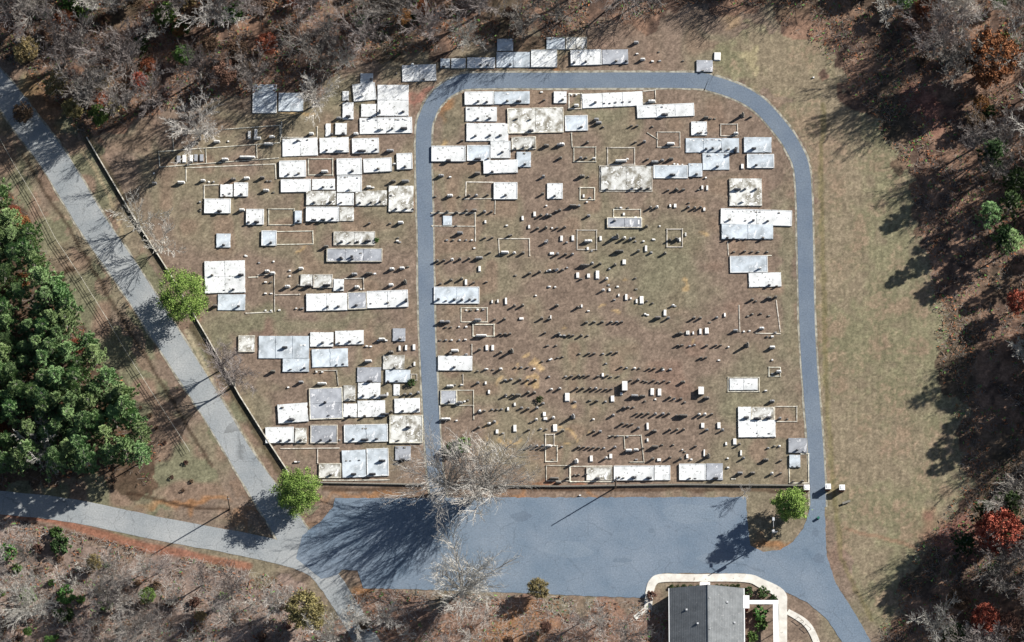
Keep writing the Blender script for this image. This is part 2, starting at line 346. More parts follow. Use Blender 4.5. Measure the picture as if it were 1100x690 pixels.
def blobpoly(cx, cy, rx, ry, sd, n_=26):
    q = random.Random(sd); ph = [q.uniform(0, 6.28) for _ in range(4)]
    return [(cx+rx*math.cos(a)*(1+.16*math.sin(2*a+ph[0])+.1*math.sin(3*a+ph[1])+.05*math.sin(7*a+ph[2])), cy+ry*math.sin(a)*(1+.16*math.sin(2*a+ph[3])+.08*math.sin(5*a+ph[0]))) for a in [6.283*k/n_ for k in range(n_)]]
for i_, (a_, b2_, c_, d_, m_) in enumerate(((745, 552, 34, 12, 'pale'), (775, 600, 22, 7, 'pale'), (610, 590, 26, 10, 'pale'), (560, 555, 10, 5, 'patch'), (668, 602, 9, 3, 'patch'), (880, 600, 7, 5, 'patch'), (700, 570, 4, 3, 'patch'), (876, 572, 3, 5, 'patch'))):
    sheet('asphalt_patch', blobpoly(a_, b2_, c_, d_, i_), .033, M[m_], False)
sheet('asphalt_seam', [(352, 600), (346, 590), (342, 575), (344, 562), (346.5, 562), (345, 575), (349, 590), (355, 600)], .033, M['patch'], False)
WALK = [(696, 655, 8), (698, 636, 9), (702, 625, 9), (712, 621, 9), (745, 621, 8), (800, 621, 9), (818, 627, 10), (838, 638, 11), (841, 652, 9), (841, 690, 9), (842, 740, 9)]
def slabribbon(name, pts, z0, z1, material):
    pts = smooth(pts, 5); mb = MB(); w_ = [Vector((p[0], p[1])) for p in pts]; n = len(w_)
    for i, p in enumerate(w_):
        d = (w_[min(i+1, n-1)]-w_[max(i-1, 0)]).normalized(); q = Vector((-d.y, d.x))*pts[i][2]/2
        for z in (z0, z1):
            mb.v += [tuple(P((p+q).x, (p+q).y, z)), tuple(P((p-q).x, (p-q).y, z))]
    for i in range(n-1):
        a = 4*i; c = a+4
        mb.f += [(a+2, a+3, c+3, c+2), (a, a+2, c+2, c), (a+3, a+1, c+1, c+3)]
    mb.f += [(0, 1, 3, 2)]
    return tag(mb.build(name, material), kind='structure')
slabribbon('sidewalk', WALK, -.05, .13, M['walk'])
slabribbon('sidewalk', [(682, 664, 5), (697, 652, 6)], -.05, .10, M['walk'])
slabribbon('sidewalk', [(846, 657, 6), (864, 668, 7), (874, 682, 7), (882, 705, 7)], -.05, .10, M['walk'])
slabribbon('sidewalk', [(757, 625, 7), (757, 634, 7)], -.05, .16, M['walk'])

# ------------------------------------------------------------------ ordinals and label making
ONES = ['', 'first', 'second', 'third', 'fourth', 'fifth', 'sixth', 'seventh', 'eighth', 'ninth', 'tenth', 'eleventh', 'twelfth', 'thirteenth', 'fourteenth', 'fifteenth', 'sixteenth', 'seventeenth', 'eighteenth', 'nineteenth', 'twentieth', 'twenty-first', 'twenty-second', 'twenty-third', 'twenty-fourth', 'twenty-fifth', 'twenty-sixth', 'twenty-seventh', 'twenty-eighth', 'twenty-ninth', 'thirtieth']
def block(px, py):
    if py < 80 and px > 440: return 'strip above the lane'
    if px < 455:
        return ('upper left graves' if py < 160 else 'left graves below the brown plots' if py < 215 else 'middle left graves' if py < 345 else 'lower left graves' if py < 440 else 'bottom left graves')
    v = 'top' if py < 160 else 'upper' if py < 240 else 'middle' if py < 340 else 'lower' if py < 440 else 'bottom'
    hcol = 'beside the left lane' if px < 545 else 'left of centre' if px < 625 else 'centre' if px < 700 else 'right of centre' if px < 770 else 'beside the right lane'
    return v+' loop '+hcol
REG = {}
def reg(kind, o, px, py, look, noun): REG.setdefault((kind, block(px, py)), []).append((py, px, o, look, noun))
GROUPS = {'footstone': 'stubby footstones among the graves', 'headstone': 'upright headstones standing in rows', 'monument': 'wide granite monuments at the plot edges', 'obelisk': 'tall stone shafts among the graves', 'grave ledger': 'pale ledger slabs lying on single graves', 'grave marker': 'small low grave markers', 'plot slab': 'concrete family plot slabs', 'plot curb': 'concrete curbs round the family plots'}
def finish_labels():
    for (kind, blk), items in REG.items():
        items.sort(key=lambda t: t[0]); rows = []
        for it in items:
            if rows and it[0]-rows[-1][0][0] < 7: rows[-1].append(it)
            else: rows.append([it])
        for ri, row in enumerate(rows):
            row.sort(key=lambda t: t[1])
            for ci, (py, px, o, look, noun) in enumerate(row):
                pos = (ONES[ci+1]+' from left, ' if len(row) > 1 else 'alone in ')+ONES[ri+1]+' row, '
                tag(o, look+' '+noun+', '+pos+blk, kind, GROUPS[kind])

# ------------------------------------------------------------------ the graves, read tile by tile from the photograph (5.75 x enlargements)
TZ = 5.75
SLABS = []; CURBS = []; STONES = []; LEDG = []; FOOT = []
def tile(x0, y0, slabs='', curbs='', lines='', stones='', ledg='', foot=''):
    X = lambda v: x0+v/TZ; Y = lambda v: y0+v/TZ
    for s in slabs.split(';'):
        s = s.strip()
        if s:
            p = s.split(','); a, b_, c, d = map(float, p[:4]); sl_ = float(p[5])/TZ if len(p) > 5 else 0
            SLABS.append((X(a), Y(b_), X(c), Y(d), p[4].strip(), sl_))
    for s in curbs.split(';'):
        if s.strip():
            a, b_, c, d = map(float, s.split(',')); CURBS.append([[(X(a), Y(b_)), (X(c), Y(b_)), (X(c), Y(d)), (X(a), Y(d)), (X(a), Y(b_))]])
    for s in lines.split(';'):
        if s.strip():
            polys = []
            for q in s.split('|'):
                v = list(map(float, q.split(','))); polys.append([(X(v[i]), Y(v[i+1])) for i in range(0, len(v), 2)])
            CURBS.append(polys)
    for s in stones.split(';'):
        if s.strip():
            p = s.split(','); STONES.append((X(float(p[0])), Y(float(p[1])), float(p[2]), p[3].strip() if len(p) > 3 else ''))
    for s in ledg.split(';'):
        if s.strip():
            p = s.split(','); LEDG.append((X(float(p[0])), Y(float(p[1])), float(p[2])/TZ, float(p[3])/TZ, p[4].strip() if len(p) > 4 else 'w'))
    for s in foot.split(';'):
        if s.strip():
            p = s.split(','); FOOT.append((X(float(p[0])), Y(float(p[1]))))
tile(160, 60, slabs='640,180,790,355,c;800,230,955,345,c',
     lines='145,480,155,588,60,592,805,538|60,592,68,688,800,632|352,572,355,662|665,552,668,632;470,455,810,430,812,530;145,470,420,452',
     stones='265,552,80,H;400,545,75,H;650,525,80,H;740,515,70,H;720,558,90;450,655,80,H;590,640,130,H;240,672,50',
     ledg='183,640,26,52,g;218,638,26,56;262,636,22,52;290,632,24,52,g;325,632,26,52,g;620,490,20,55;660,480,22,60', foot='490,530')
tile(300, 60, slabs='390,220,430,280,w;390,290,460,395,w;455,180,595,285,w,-14;500,110,580,176,c;605,182,800,375,w;758,60,970,163,w,-8;505,300,600,380,w;497,388,820,485,w,-8;285,420,318,500,w;345,418,418,490,w;18,515,238,625,w,-8;248,510,430,605,w,-6;450,515,615,605,w,-5',
     lines='15,410,15,505,235,505,235,440',
     stones='490,265,50;395,297,60;405,392,70;350,398,60,H;545,165,50;95,540,60;180,495,60,H;575,380,95,T;745,362,60;610,468,70;675,468,50;750,465,80;375,497,60;300,503,50;455,495,60,H;270,602,50;360,597,80;490,603,90;575,597,60;665,600,80,H;800,70,50;870,165,60', foot='215,300;725,110')
tile(440, 30, slabs='190,192,250,250,c;258,192,345,250,c;355,185,528,250,w;535,150,745,247,c;540,70,640,145,c;750,140,910,245,w;340,398,520,478,w,-3;522,396,742,474,c,-3;345,490,540,580,w;350,590,610,702,w;500,702,622,806,w;605,500,950,655,m,-8',
     stones='400,475,50;455,475,50;580,470,50;655,470,70;400,577,60;475,575,60;645,575,40;730,578,40;730,650,70;190,257,60;415,250,50;600,245,50;460,250,60', foot='815,398;480,548')
tile(580, 30, slabs='40,60,155,135,c;160,60,290,135,m;190,142,380,235,w,-6;385,138,545,228,g,-4;260,410,635,500,w,-18;85,395,165,468,w;600,482,952,560,w,-16;155,545,295,640,c,-4',
     curbs='180,408,256,500', lines='640,392,713,385,715,462,640,466;665,650,730,690',
     stones='190,232,50;260,228,60;450,222,50;510,225,50;575,105,55,H;615,210,60,H;120,460,50;205,495,60,H;320,478,50;388,475,28;422,475,28;458,470,28;502,467,30;547,465,28;670,468,80,H;750,552,80;10,458,40;345,600,70,H;380,620,30;550,617,38;585,617,38;685,617,30;240,625,40;330,580,50,H', foot='695,208;740,205;735,150;600,162;195,415;225,415')
tile(720, 30, slabs='162,202,262,275,g;130,582,225,665,w', curbs='312,596,415,668',
     stones='200,570,60,H;400,570,50,T;480,562,45;175,660,40;385,667,50,H;185,278,40;215,655,30', ledg='290,178,46,58', foot='275,562;885,308;80,205;250,562')
tile(160, 160, slabs='440,220,518,298,w;342,312,505,400,w;525,212,612,296,w;600,375,710,470,w;415,525,505,612,c;695,508,788,600,c;900,384,945,462,c',
     curbs='740,372,897,470', lines='230,118,780,94,785,185|230,118,230,200;430,222,342,226,342,308;795,512,1012,508,1015,588,795,592',
     stones='15,227,50,H;180,222,80,H;315,210,50,H;500,203,70,H;585,195,70,H;680,193,50,H;705,270,70,H;450,305,40;550,298,60;310,380,30;415,402,70;555,392,70,H;595,470,50;645,468,70;440,612,60;730,598,60;450,290,28;490,285,28', foot='730,200;750,200;315,330;318,385;595,660;30,152;400,205;370,205;770,270')
tile(300, 160, slabs='0,78,165,178,w,-4;355,64,510,163,w,-4;520,66,695,150,w,-10;725,32,822,130,w,-4;10,192,195,270,w,-3;202,188,345,256,w,-2;357,168,510,268,w;165,262,350,350,m;356,276,460,350,w;470,262,665,355,m,-4;675,230,830,390,m;165,362,370,450,w;374,360,462,448,m;335,512,592,597,m;292,618,636,700,g',
     curbs='180,62,330,162',
     stones='35,175,50;100,170,50;260,155,80,H;430,155,50;590,140,60;755,127,50;700,100,30;250,252,50;318,242,30;415,265,50;535,250,50,H;195,348,60;295,345,60;365,345,40;475,352,50;545,348,50;600,345,50;685,215,50,H;760,213,80,H;700,388,60;765,385,50;815,382,30;195,455,70;250,455,70;305,450,50;95,465,60;540,472,40;675,468,30;730,470,70;270,618,40,H;365,590,50;420,590,40;470,585,45;530,583,70;490,655,30;680,298,20;365,697,50;430,697,50', foot='580,240;730,570;745,578;735,550;690,235')
tile(440, 140, slabs='135,100,345,195,w;355,95,498,190,c;455,190,668,272,w,-8;660,135,750,230,c;630,45,780,122,m,-4;520,325,665,428,w;205,530,262,590,c',
     lines='515,322,350,320,347,408;340,425,530,422,527,515;135,512,405,512,407,685|140,592,405,594',
     stones='385,52,50;475,48,60;540,48,60;310,75,40;550,152,60;165,185,30;220,203,70;400,195,80,H;470,187,40;690,227,50;630,130,50;680,125,60;740,120,50;825,110,70,H;905,105,50,H;400,280,70,H;490,275,60;175,295,70,H;230,418,70,H;345,418,60;390,418,60;465,412,40;570,420,60;805,302,50;800,408,50;905,187,40;155,520,50;210,520,50;270,522,60;330,512,50;380,510,60,H;440,518,50;490,515,40;290,650,75,H;450,675,40;495,675,40;790,540,50;845,540,60;890,512,40;770,620,50;820,617,50;610,660,40',
     ledg='468,567,12,22;698,545,14,32;738,598,14,26;772,520,18,36', foot='250,290;160,410;310,410;600,590;230,680;270,680;310,680;350,680;385,680;880,605;845,468;290,590')
tile(580, 140, slabs='375,225,688,372,m;415,542,630,605,g;702,218,912,298,c;45,330,140,425,w',
     curbs='725,12,865,105;210,105,345,195;418,108,585,212;370,220,693,378;248,355,338,430;455,490,622,538;230,618,350,738;785,612,880,722', lines='195,20,200,105',
     stones='115,102,70,H;270,92,50;105,187,50;230,187,60;268,182,45;318,185,45;480,205,110,H;530,185,30;575,85,40;625,85,50;790,97,80,H;650,190,40;690,210,80;735,200,60;790,192,60,H;800,290,70;240,298,70,H;775,382,40;820,380,60;870,378,45;400,375,40;550,375,50;605,375,50;655,370,40;70,422,50;185,480,80;225,478,45;100,510,60;20,540,50;50,540,40;280,543,60;130,615,50;20,615,40;660,495,60;700,490,50;895,490,40;440,575,50;635,610,60;440,680,70;500,680,60;560,680,60;820,685,60;90,615,40;300,425,30',
     ledg='460,355,18,38;515,362,12,22;805,468,12,22;835,468,18,28;133,670,18,40;203,668,18,40;375,670,16,34;900,645,10,26;270,408,12,24;518,520,14,20;560,570,14,40;610,570,12,36', foot='300,288;700,675;740,593;475,480;500,480;545,480;590,540;40,468;10,298;290,445')
tile(720, 140, slabs='95,50,425,140,c;455,45,625,140,c;200,143,365,248,c,-2;112,206,198,290,c;475,150,640,235,c;365,300,565,470,m;312,485,750,580,w,15;317,583,635,675,c',
     stones='200,132,50;240,130,60;290,135,50;345,130,40;385,128,60;360,155,110,T;155,30,40;495,130,70;270,240,60;510,232,50;140,290,60;395,380,80;440,380,50;505,382,60;425,458,60;345,568,50;455,567,30;490,575,50;580,577,60;30,380,40;70,378,40;90,490,50;130,495,50;165,492,50;330,683,50;370,685,50;415,683,30;455,680,30;550,683,60;165,375,30',
     ledg='445,225,18,36;198,355,14,30;228,358,14,36;210,490,14,24;95,645,10,22', foot='115,450;220,295;25,210;45,212;75,214')
tile(200, 260, slabs='112,122,366,322,w,-8;195,325,366,424,c;705,202,780,275,m;785,202,905,285,m',
     lines='385,219,440,217;440,205,545,202,547,430;370,441,530,433;555,327,700,325',
     stones='140,222,50;320,218,70;270,310,60;225,307,30;300,415,60;160,410,50,H;480,195,50,H;515,207,50,H;690,178,50,H;605,290,70,H;670,285,50;735,287,80,H;850,282,80,H;115,400,40',
     foot='490,250;525,250;490,320;525,320;490,425;525,425;640,178;640,212;370,88;450,130;540,122;575,422;680,412;710,412;155,240;195,240;225,245;268,237;335,237')
tile(320, 260, slabs='220,230,285,305,w;50,322,305,430,w,-6;307,314,425,420,g,-4;427,308,680,412,w,-10;585,535,665,615,g;75,560,220,650,w;230,552,408,640,w,-6',
     lines='290,228,405,225,407,292;218,305,216,230',
     stones='245,112,50;310,108,50;330,213,70,H;420,210,80,H;560,182,60,H;625,175,50,H;555,280,60,H;620,275,80,T;250,300,60;345,293,40,H;160,418,60;230,415,60;340,408,60;630,390,80,T;440,390,30;540,388,40;495,615,50,H;610,615,60;130,640,60;200,635,40;240,635,40;300,632,60;370,628,40;380,78,30',
     ledg='628,658,14,38;668,655,14,38;717,652,18,42', foot='475,197;680,155;390,293;535,607;425,645;450,647;600,385;620,385;30,412')
tile(440, 250, slabs='150,337,430,440,c', curbs='318,465,480,552;392,568,522,640', lines='555,140,550,38,740,38,742,142',
     stones='150,190,60;190,187,60;240,182,60;290,178,60;345,175,60;410,170,80,H;235,307,60;300,300,60;380,320,40;465,312,30;155,430,50;210,433,40;255,430,60;300,432,50;350,430,50;390,425,40;400,555,80,H;625,467,50;675,465,60;510,548,40;562,550,50;795,545,60;850,545,40;890,465,50;180,565,40,H;215,565,40,H;425,650,100,H;545,637,40;575,637,40;605,635,40;820,630,40;900,640,50;480,135,40;570,135,80,H;625,140,60;680,140,60;820,75,60;890,148,50;720,265,60;780,258,60;875,240,40;600,30,40;175,327,40',
     ledg='432,225,16,40;348,308,16,42;510,428,10,24;545,425,10,24;595,425,14,50;690,532,30,16;872,525,8,30;878,130,30,18',
     foot='350,480;380,480;420,477;455,477;225,585;258,585;305,583;350,583;190,665;225,665;260,665;308,665;345,662;400,97;850,240;905,235;865,335;898,337;780,390;655,265')
tile(580, 250, stones='20,70,50;155,68,30;280,65,80,H;430,55,100,T;490,55,60;535,55,60;780,60,60;830,60,60;135,150,50;180,148,50;470,130,90,H;585,130,50;670,135,45;750,142,60;260,215,90;300,205,50;350,207,60;440,215,60;240,297,45;390,300,60;45,243,45;90,240,45;125,240,45;580,288,30;370,370,50;450,422,30;650,430,30;82,465,50;212,477,50;640,510,30;710,538,70;770,543,60;805,462,45;272,565,45;320,562,45;370,562,45;425,562,45;460,562,45;490,562,40;90,640,32;115,642,34;140,642,34;165,643,36;190,645,40;235,650,50;285,643,20;845,635,60;40,545,45;685,443,20',
     ledg='295,100,14,22;655,100,16,44;865,45,10,30;520,183,24,36;233,265,20,40;300,268,20,30;355,262,24,60;430,355,14,20;487,388,10,18;533,400,16,44;562,408,10,14;597,425,12,30;628,418,26,56;258,455,12,22;772,497,18,44;910,620,18,26',
     foot='320,115;430,225;168,218;55,335;95,337;425,325;300,485;835,455;665,510;705,45;595,350;480,335;590,55;640,55')
tile(720, 250, slabs='370,147,600,250,c,-4;485,252,685,340,w,-6', lines='355,60,360,140;602,142,625,142;655,420,680,612;425,450,430,610;530,622,680,625',
     stones='385,125,30;445,125,40;495,125,30;535,125,30;590,125,30;530,238,50;590,340,60;640,343,40;485,428,50;520,430,30;590,418,60,H;630,412,50;125,542,50;165,542,50;272,535,45;30,635,35;60,635,35;385,618,40,H;545,605,60,H;640,625,30;497,510,22;550,507,22',
     ledg='337,510,12,28;110,620,18,30;142,622,10,22;186,612,16,40;225,608,26,44', foot='245,555;480,517;415,612;455,612;490,608;600,642;630,642;610,515')
tile(240, 340, slabs='92,120,195,222,m;217,122,530,262,c;365,262,530,345,c;545,205,770,318,c,-8;530,447,737,640,g,-8;740,427,815,525,m;335,547,523,665,w,-14',
     lines='570,335,700,335,710,425',
     stones='360,207,70;400,340,40;480,335,50;285,355,60,H;460,420,40,H;590,428,90,H;605,548,60;400,655,80;350,575,40;690,308,30;730,303,30;640,620,30', foot='575,345;610,345;400,440;480,180;500,180;395,560;420,562;450,558')
tile(340, 340, slabs='250,315,400,408,g;410,240,545,330,m;425,332,580,410,c;255,411,395,510,w;475,420,515,490,w;165,540,250,625,w;253,522,425,625,w,-4;480,510,640,600,w,-6;450,612,655,785,m',
     curbs='585,358,620,395',
     stones='390,155,50,H;440,235,60,H;300,290,80,H;310,415,70;460,335,50;420,420,50;480,412,45;175,528,60;265,508,50;340,505,50;395,505,80;530,492,45;565,490,45;605,487,55;180,635,60;275,632,60;400,620,90;440,605,60;510,600,60;605,592,60;565,322,45',
     ledg='605,295,12,30;438,482,12,24', foot='420,485;430,150;380,150')
tile(260, 420, slabs='145,228,320,325,w,-3;325,230,400,325,m;422,212,590,325,g;630,212,900,320,c,-6;475,450,612,540,m;617,370,766,540,c,-6;770,360,905,530,c,-4',
     lines='240,357,600,354|467,360,467,445;500,552,700,553,910,550',
     stones='285,190,70;215,325,50;270,322,50;340,322,60;465,320,60;525,320,60;665,315,60;740,315,80;810,312,60;525,535,50;670,530,70;785,530,80;845,447,80;635,440,28;660,440,28;715,437,28;235,112,30;490,90,50', foot='330,440;350,440;602,305;765,235;745,235')
tile(360, 420, slabs='370,342,468,430,g', stones='435,240,70;375,318,40;395,440,70', foot='385,352;430,352;300,355')
tile(440, 360, slabs='175,130,388,222,w;190,342,290,430,g', curbs='292,342,395,435', lines='385,60,385,120;330,245,332,310;185,440,188,540;395,440,397,520',
     stones='260,110,80,H;230,130,50;335,130,45;255,215,50;410,105,60;540,122,60;590,125,95,T;455,222,45;540,225,60;410,230,20;230,330,80;270,315,30;310,315,30;400,310,60;220,430,50;290,432,70,H;350,410,30;410,487,60;445,480,45;205,532,90,H;575,290,45;610,285,45;660,292,60;710,292,55;755,295,60;850,265,30;570,388,60;620,380,45;650,385,70;710,370,60;750,370,60;860,345,45;905,345,50;810,432,45;675,462,45;710,470,60;765,465,60;500,467,22;530,467,22;560,465,22;865,525,50;760,537,60;405,585,50;470,562,60;500,552,50;720,597,45;800,587,22;835,590,22;565,615,22;645,207,22;680,207,22;720,207,22;845,72,30;810,170,30;855,160,22',
     ledg='477,80,18,40;513,80,18,40;470,298,12,22;490,353,14,28;608,458,14,26;650,430,14,24;832,490,20,30;838,518,26,20;650,578,22,50;540,598,18,30;898,575,28,50', foot='595,378;290,530;875,150;435,465;480,212;515,215;340,412;770,210;750,540')
tile(580, 360, curbs='35,615,88,682',
     stones='235,122,30;285,125,45;320,125,45;380,122,22;425,118,45;460,118,45;35,73,30;90,72,22;100,148,20;130,142,20;398,183,20;835,75,45;865,72,45;845,5,60;485,210,45;525,210,20;575,212,22;605,212,22;660,218,45;690,218,45;735,222,50;795,220,20;150,263,22;180,265,45;220,265,50;255,262,45;285,262,45;345,265,45;400,262,45;430,265,30;475,262,22;545,290,45;585,292,60;630,290,20;650,295,22;685,293,45;720,297,30;750,295,45;790,297,30;860,305,60;100,345,50;205,345,50;245,343,50;290,343,50;325,343,50;360,345,45;395,345,45;425,345,45;330,422,60;298,412,22;395,418,30;205,420,30;565,390,80;615,390,70;780,400,50;815,402,45;858,405,45;885,422,20;640,415,20;495,465,60;525,460,50;568,453,20;430,510,60;580,497,45;610,500,60;645,500,60;690,503,60;740,500,50;775,500,50;830,508,45;865,512,90;320,527,22;485,562,60;525,562,45;555,562,45;585,590,60;685,608,70;310,610,50;350,612,50;120,605,60;435,632,45;470,630,22;780,600,60;825,598,50;865,598,60;160,532,100,T',
     ledg='168,385,32,60;448,395,24,44;693,352,24,50;738,355,24,52;503,365,18,18;388,248,14,26;665,565,14,50;665,650,12,24', foot='70,150;760,215;713,398')
tile(560, 440, slabs='402,358,560,440,m;572,350,820,440,w;825,348,919,438,w', curbs='150,225,222,322;155,347,298,442', lines='540,165,740,160,758,325,672,325|635,165,640,240;303,352,560,350;303,446,568,446|303,352,303,446',
     stones='35,240,50;75,240,50;110,240,50;150,240,60,H;240,238,30;335,245,50;370,243,45;400,245,45;430,247,45;465,247,45;500,245,30;555,248,60;645,265,70;690,262,50,H;735,250,45;805,245,80;860,225,30;300,345,80,T;500,315,50;790,320,50;895,312,50;320,412,22;345,410,22;390,410,22;185,440,90,H;210,465,70;265,440,60;450,442,60,H;580,437,50;615,435,45;675,435,70;770,437,70',
     ledg='432,305,20,44;552,290,20,34;850,312,26,20', foot='195,310;710,310;520,430;362,532;655,170')
tile(720, 440, slabs='55,338,218,438,w;222,334,325,438,g;730,178,845,270,g;735,282,803,360,c', lines='735,362,737,455,855,455,855,275,808,275;380,430,400,430',
     stones='40,320,60;190,315,90,T;120,315,22;140,238,45;8,225,30;405,228,50;430,315,50;410,408,70,H;490,405,50,H;605,410,60;665,405,45;570,325,70;590,318,30;668,325,45;635,232,22;665,232,22;595,245,20;105,437,45;145,435,30;260,440,70;205,140,60;300,143,60;155,45,50;190,45,50;240,40,45;760,268,50;810,268,30;745,360,30;775,360,30;745,455,40;795,458,50',
     ledg='105,290,14,30;210,270,10,50;345,213,12,24;398,200,22,44;437,270,12,40;200,100,22,36;300,100,22,44', foot='355,303;357,360;75,250;90,262')
tile(720, 360, slabs='366,270,540,343,w;418,445,498,526,w;500,447,640,524,m;420,528,650,635,w,-2', curbs='357,262,549,350;645,442,782,535;610,200,680,255',
     stones='430,90,70,T;210,75,45;265,75,45;295,75,35;55,75,45;140,68,20;110,75,20;175,152,35;205,150,35;60,305,50;15,400,30;50,403,45;80,422,20;205,402,70;610,90,70,H;650,240,45,H;610,422,60,H;450,525,70;520,530,80;590,525,70,H;655,530,60;525,615,30;600,618,30',
     foot='360,75;630,155;725,520;590,345;632,240;600,12;630,12;300,157')
# the two large tombs
def gnoise(i): return rnd.uniform(-1, 1)

def rect_panel_slab(x0, y0, x1, y1, tone, slant, z):
    a = P(x0, y1); c = P(x1, y0); a2 = P(x1, y1+slant); W = c.x-a.x; Dp = c.y-a.y
    rz = math.atan2(-(slant*S), W); cx, cy = (a.x+c.x)/2, (a.y+c.y)/2-slant*S/2
    o = None
    mb = MB(); n = max(1, round(W/rnd.uniform(4.0, 7.5))) if W > 3 else 1
    rowsn = 2 if Dp > 6.5 else 1
    def rag(x0_, y0_, x1_, y1_, j=.05):
        out = []
        for (ax, ay, bx_, by_) in ((x0_, y0_, x1_, y0_), (x1_, y0_, x1_, y1_), (x1_, y1_, x0_, y1_), (x0_, y1_, x0_, y0_)):
            k = max(2, int(math.hypot(bx_-ax, by_-ay)/.45)); nxm, nym = (by_-ay), (ax-bx_); ll = math.hypot(nxm, nym); wv_ = 0
            for q in range(k):
                u = q/k; wv_ = wv_*.6+rnd.gauss(0, j*.6)
                e = -abs(wv_) if q else -rnd.uniform(0, j)
                if rnd.random() < .03: e -= rnd.uniform(.05, .2)
                out.append((ax+(bx_-ax)*u+nxm/ll*e, ay+(by_-ay)*u+nym/ll*e))
        return out
    mb.prism(rag(-W/2, -Dp/2, W/2, Dp/2), -.05, z-.05)
    for i in range(n):
        for j in range(rowsn):
            g = .012 if (n > 1 or rowsn > 1) else 0
            mb.prism(rag(-W/2+W*i/n+g+.02, -Dp/2+Dp*j/rowsn+g+.02, -W/2+W*(i+1)/n-g-.02, -Dp/2+Dp*(j+1)/rowsn-g-.02), z-.049, z+rnd.uniform(0, .03))
    o = mb.build('plot_slab', M[tone]); o.location = (cx, cy, 0); o.rotation_euler.z = rz
    if W > 3 and Dp > 2 and rnd.random() < .45:
        k = MB(); t = .16; h = z+.07
        k.box(-W/2-.02, -Dp/2-.02, -.04, W/2+.02, -Dp/2+t, h); k.box(-W/2-.02, Dp/2-t, -.04, W/2+.02, Dp/2+.02, h)
        k.box(-W/2-.02, -Dp/2+t+.001, -.04, -W/2+t, Dp/2-t-.001, h); k.box(W/2-t, -Dp/2+t+.001, -.04, W/2+.02, Dp/2-t-.001, h)
        k.build('coping', M['w' if tone in 'wc' else 'curb'], o, bevel=.02)
    return o, W, Dp
LOOKS = {'w': 'bright white', 'c': 'cool grey-white', 'g': 'dull grey', 'm': 'mottled weathered'}
for (x0, y0, x1, y1, tone, slant) in SLABS:
    o, W, Dp = rect_panel_slab(x0, y0, x1, y1, tone, slant, rnd.uniform(.18, .36))
    shape = 'long' if W > 10 else 'small' if W*Dp < 9 else 'narrow' if W < Dp*.7 else 'broad'
    reg('plot slab', o, (x0+x1)/2, (y0+y1)/2, shape+' '+LOOKS[tone], 'plot slab')
    if tone in 'wc' and x1-x0 > 13 and rnd.random() < .7:
        nn = int((x1-x0)/5)
        for i in range(nn):
            if rnd.random() < .55: FOOT.append((x0+2.5+(x1-x0-5)*(i+rnd.uniform(.2, .8))/nn, y0+2.4+rnd.uniform(-.5, .5)+slant*i/nn))
for polys in CURBS:
    mb = MB(); wd = rnd.choice((.15, .18, .21)); hh = rnd.uniform(.08, .15)
    fx = sum(p[0] for p in polys[0])/len(polys[0]); fy = sum(p[1] for p in polys[0])/len(polys[0])
    c0 = P(fx, fy); eps = 0
    for poly in polys:
        for a, b_ in zip(poly, poly[1:]):
            A = P(*a)-c0; B = P(*b_)-c0; d = (B-A).normalized()
            mb.bar(A-d*wd/2, B+d*(wd/2-.0), wd, -.03, hh+eps); eps += .004
        for a in poly:
            A = P(*a)-c0; q = wd*.75
            if rnd.random() < .6: mb.box(A.x-q, A.y-q, -.03, A.x+q, A.y+q, hh+.06+eps, .02); eps += .004
    o = mb.build('plot_curb', M['curb']); o.location = c0
    reg('plot curb', o, fx, fy, 'low pale', 'plot curb')

# stone prototypes (unit sized, scaled per stone)
def tablet_mesh(mt, top):
    mb = MB(); pts = []
    if top == 'round':
        pts = [(-.5, 0), (.5, 0), (.5, .72)]+[(.5*math.cos(t), .72+.28*math.sin(t)) for t in [math.pi*k/8 for k in range(1, 8)]]+[(-.5, .72)]
    elif top == 'serp':
        pts = [(-.5, 0), (.5, 0), (.5, .85), (.38, .9), (.25, .88), (.12, .97), (0, 1), (-.12, .97), (-.25, .88), (-.38, .9), (-.5, .85)]
    else: pts = [(-.5, 0), (.5, 0), (.5, .94), (0, 1), (-.5, .94)]
    k = len(pts); mb.v = [(x, -.5, z) for x, z in pts]+[(x, .5, z) for x, z in pts]
    mb.f = [tuple(range(k)), tuple(reversed(range(k, 2*k)))]+[(i, i+k, (i+1) % k+k, (i+1) % k) for i in range(k)]
    return mb.mesh('tablet', mt)
def box_mesh(nm, mt, taper=0, z0=0, z1=1):
    mb = MB(); mb.box(-.5, -.5, z0, .5, .5, z1, taper); return mb.mesh(nm, mt)
TM = {(k, t): tablet_mesh(M[k], t) for k in ('marble', 'granite', 'old', 'black') for t in ('round', 'serp', 'flat')}
BM_ = {k: box_mesh('base', M[k], .03) for k in ('marble', 'granite', 'old', 'black')}
shm = {}
for k in ('marble', 'granite', 'old', 'black'):
    mb = MB(); mb.box(-.5, -.5, 0, .5, .5, .9, .14); mb.box(-.36, -.36, .9, .36, .36, 1.0, .3); shm[k] = mb.mesh('shaft', M[k])
MN = {'black': 'dark', 'marble': 'pale', 'granite': 'grey', 'old': 'dark weathered'}
nst = 0; nhs = 0; SMALL = []; KEEP = set()
_o = 0; _c = []
for (bx, by, bw, fl) in STONES:
    if fl != 'T' and fl != 'H' and 35 <= bw < 66: _c.append((bw, len(_c)+1))
KEEP = {i for b_, i in sorted(_c, key=lambda q: -q[0])[:300]}
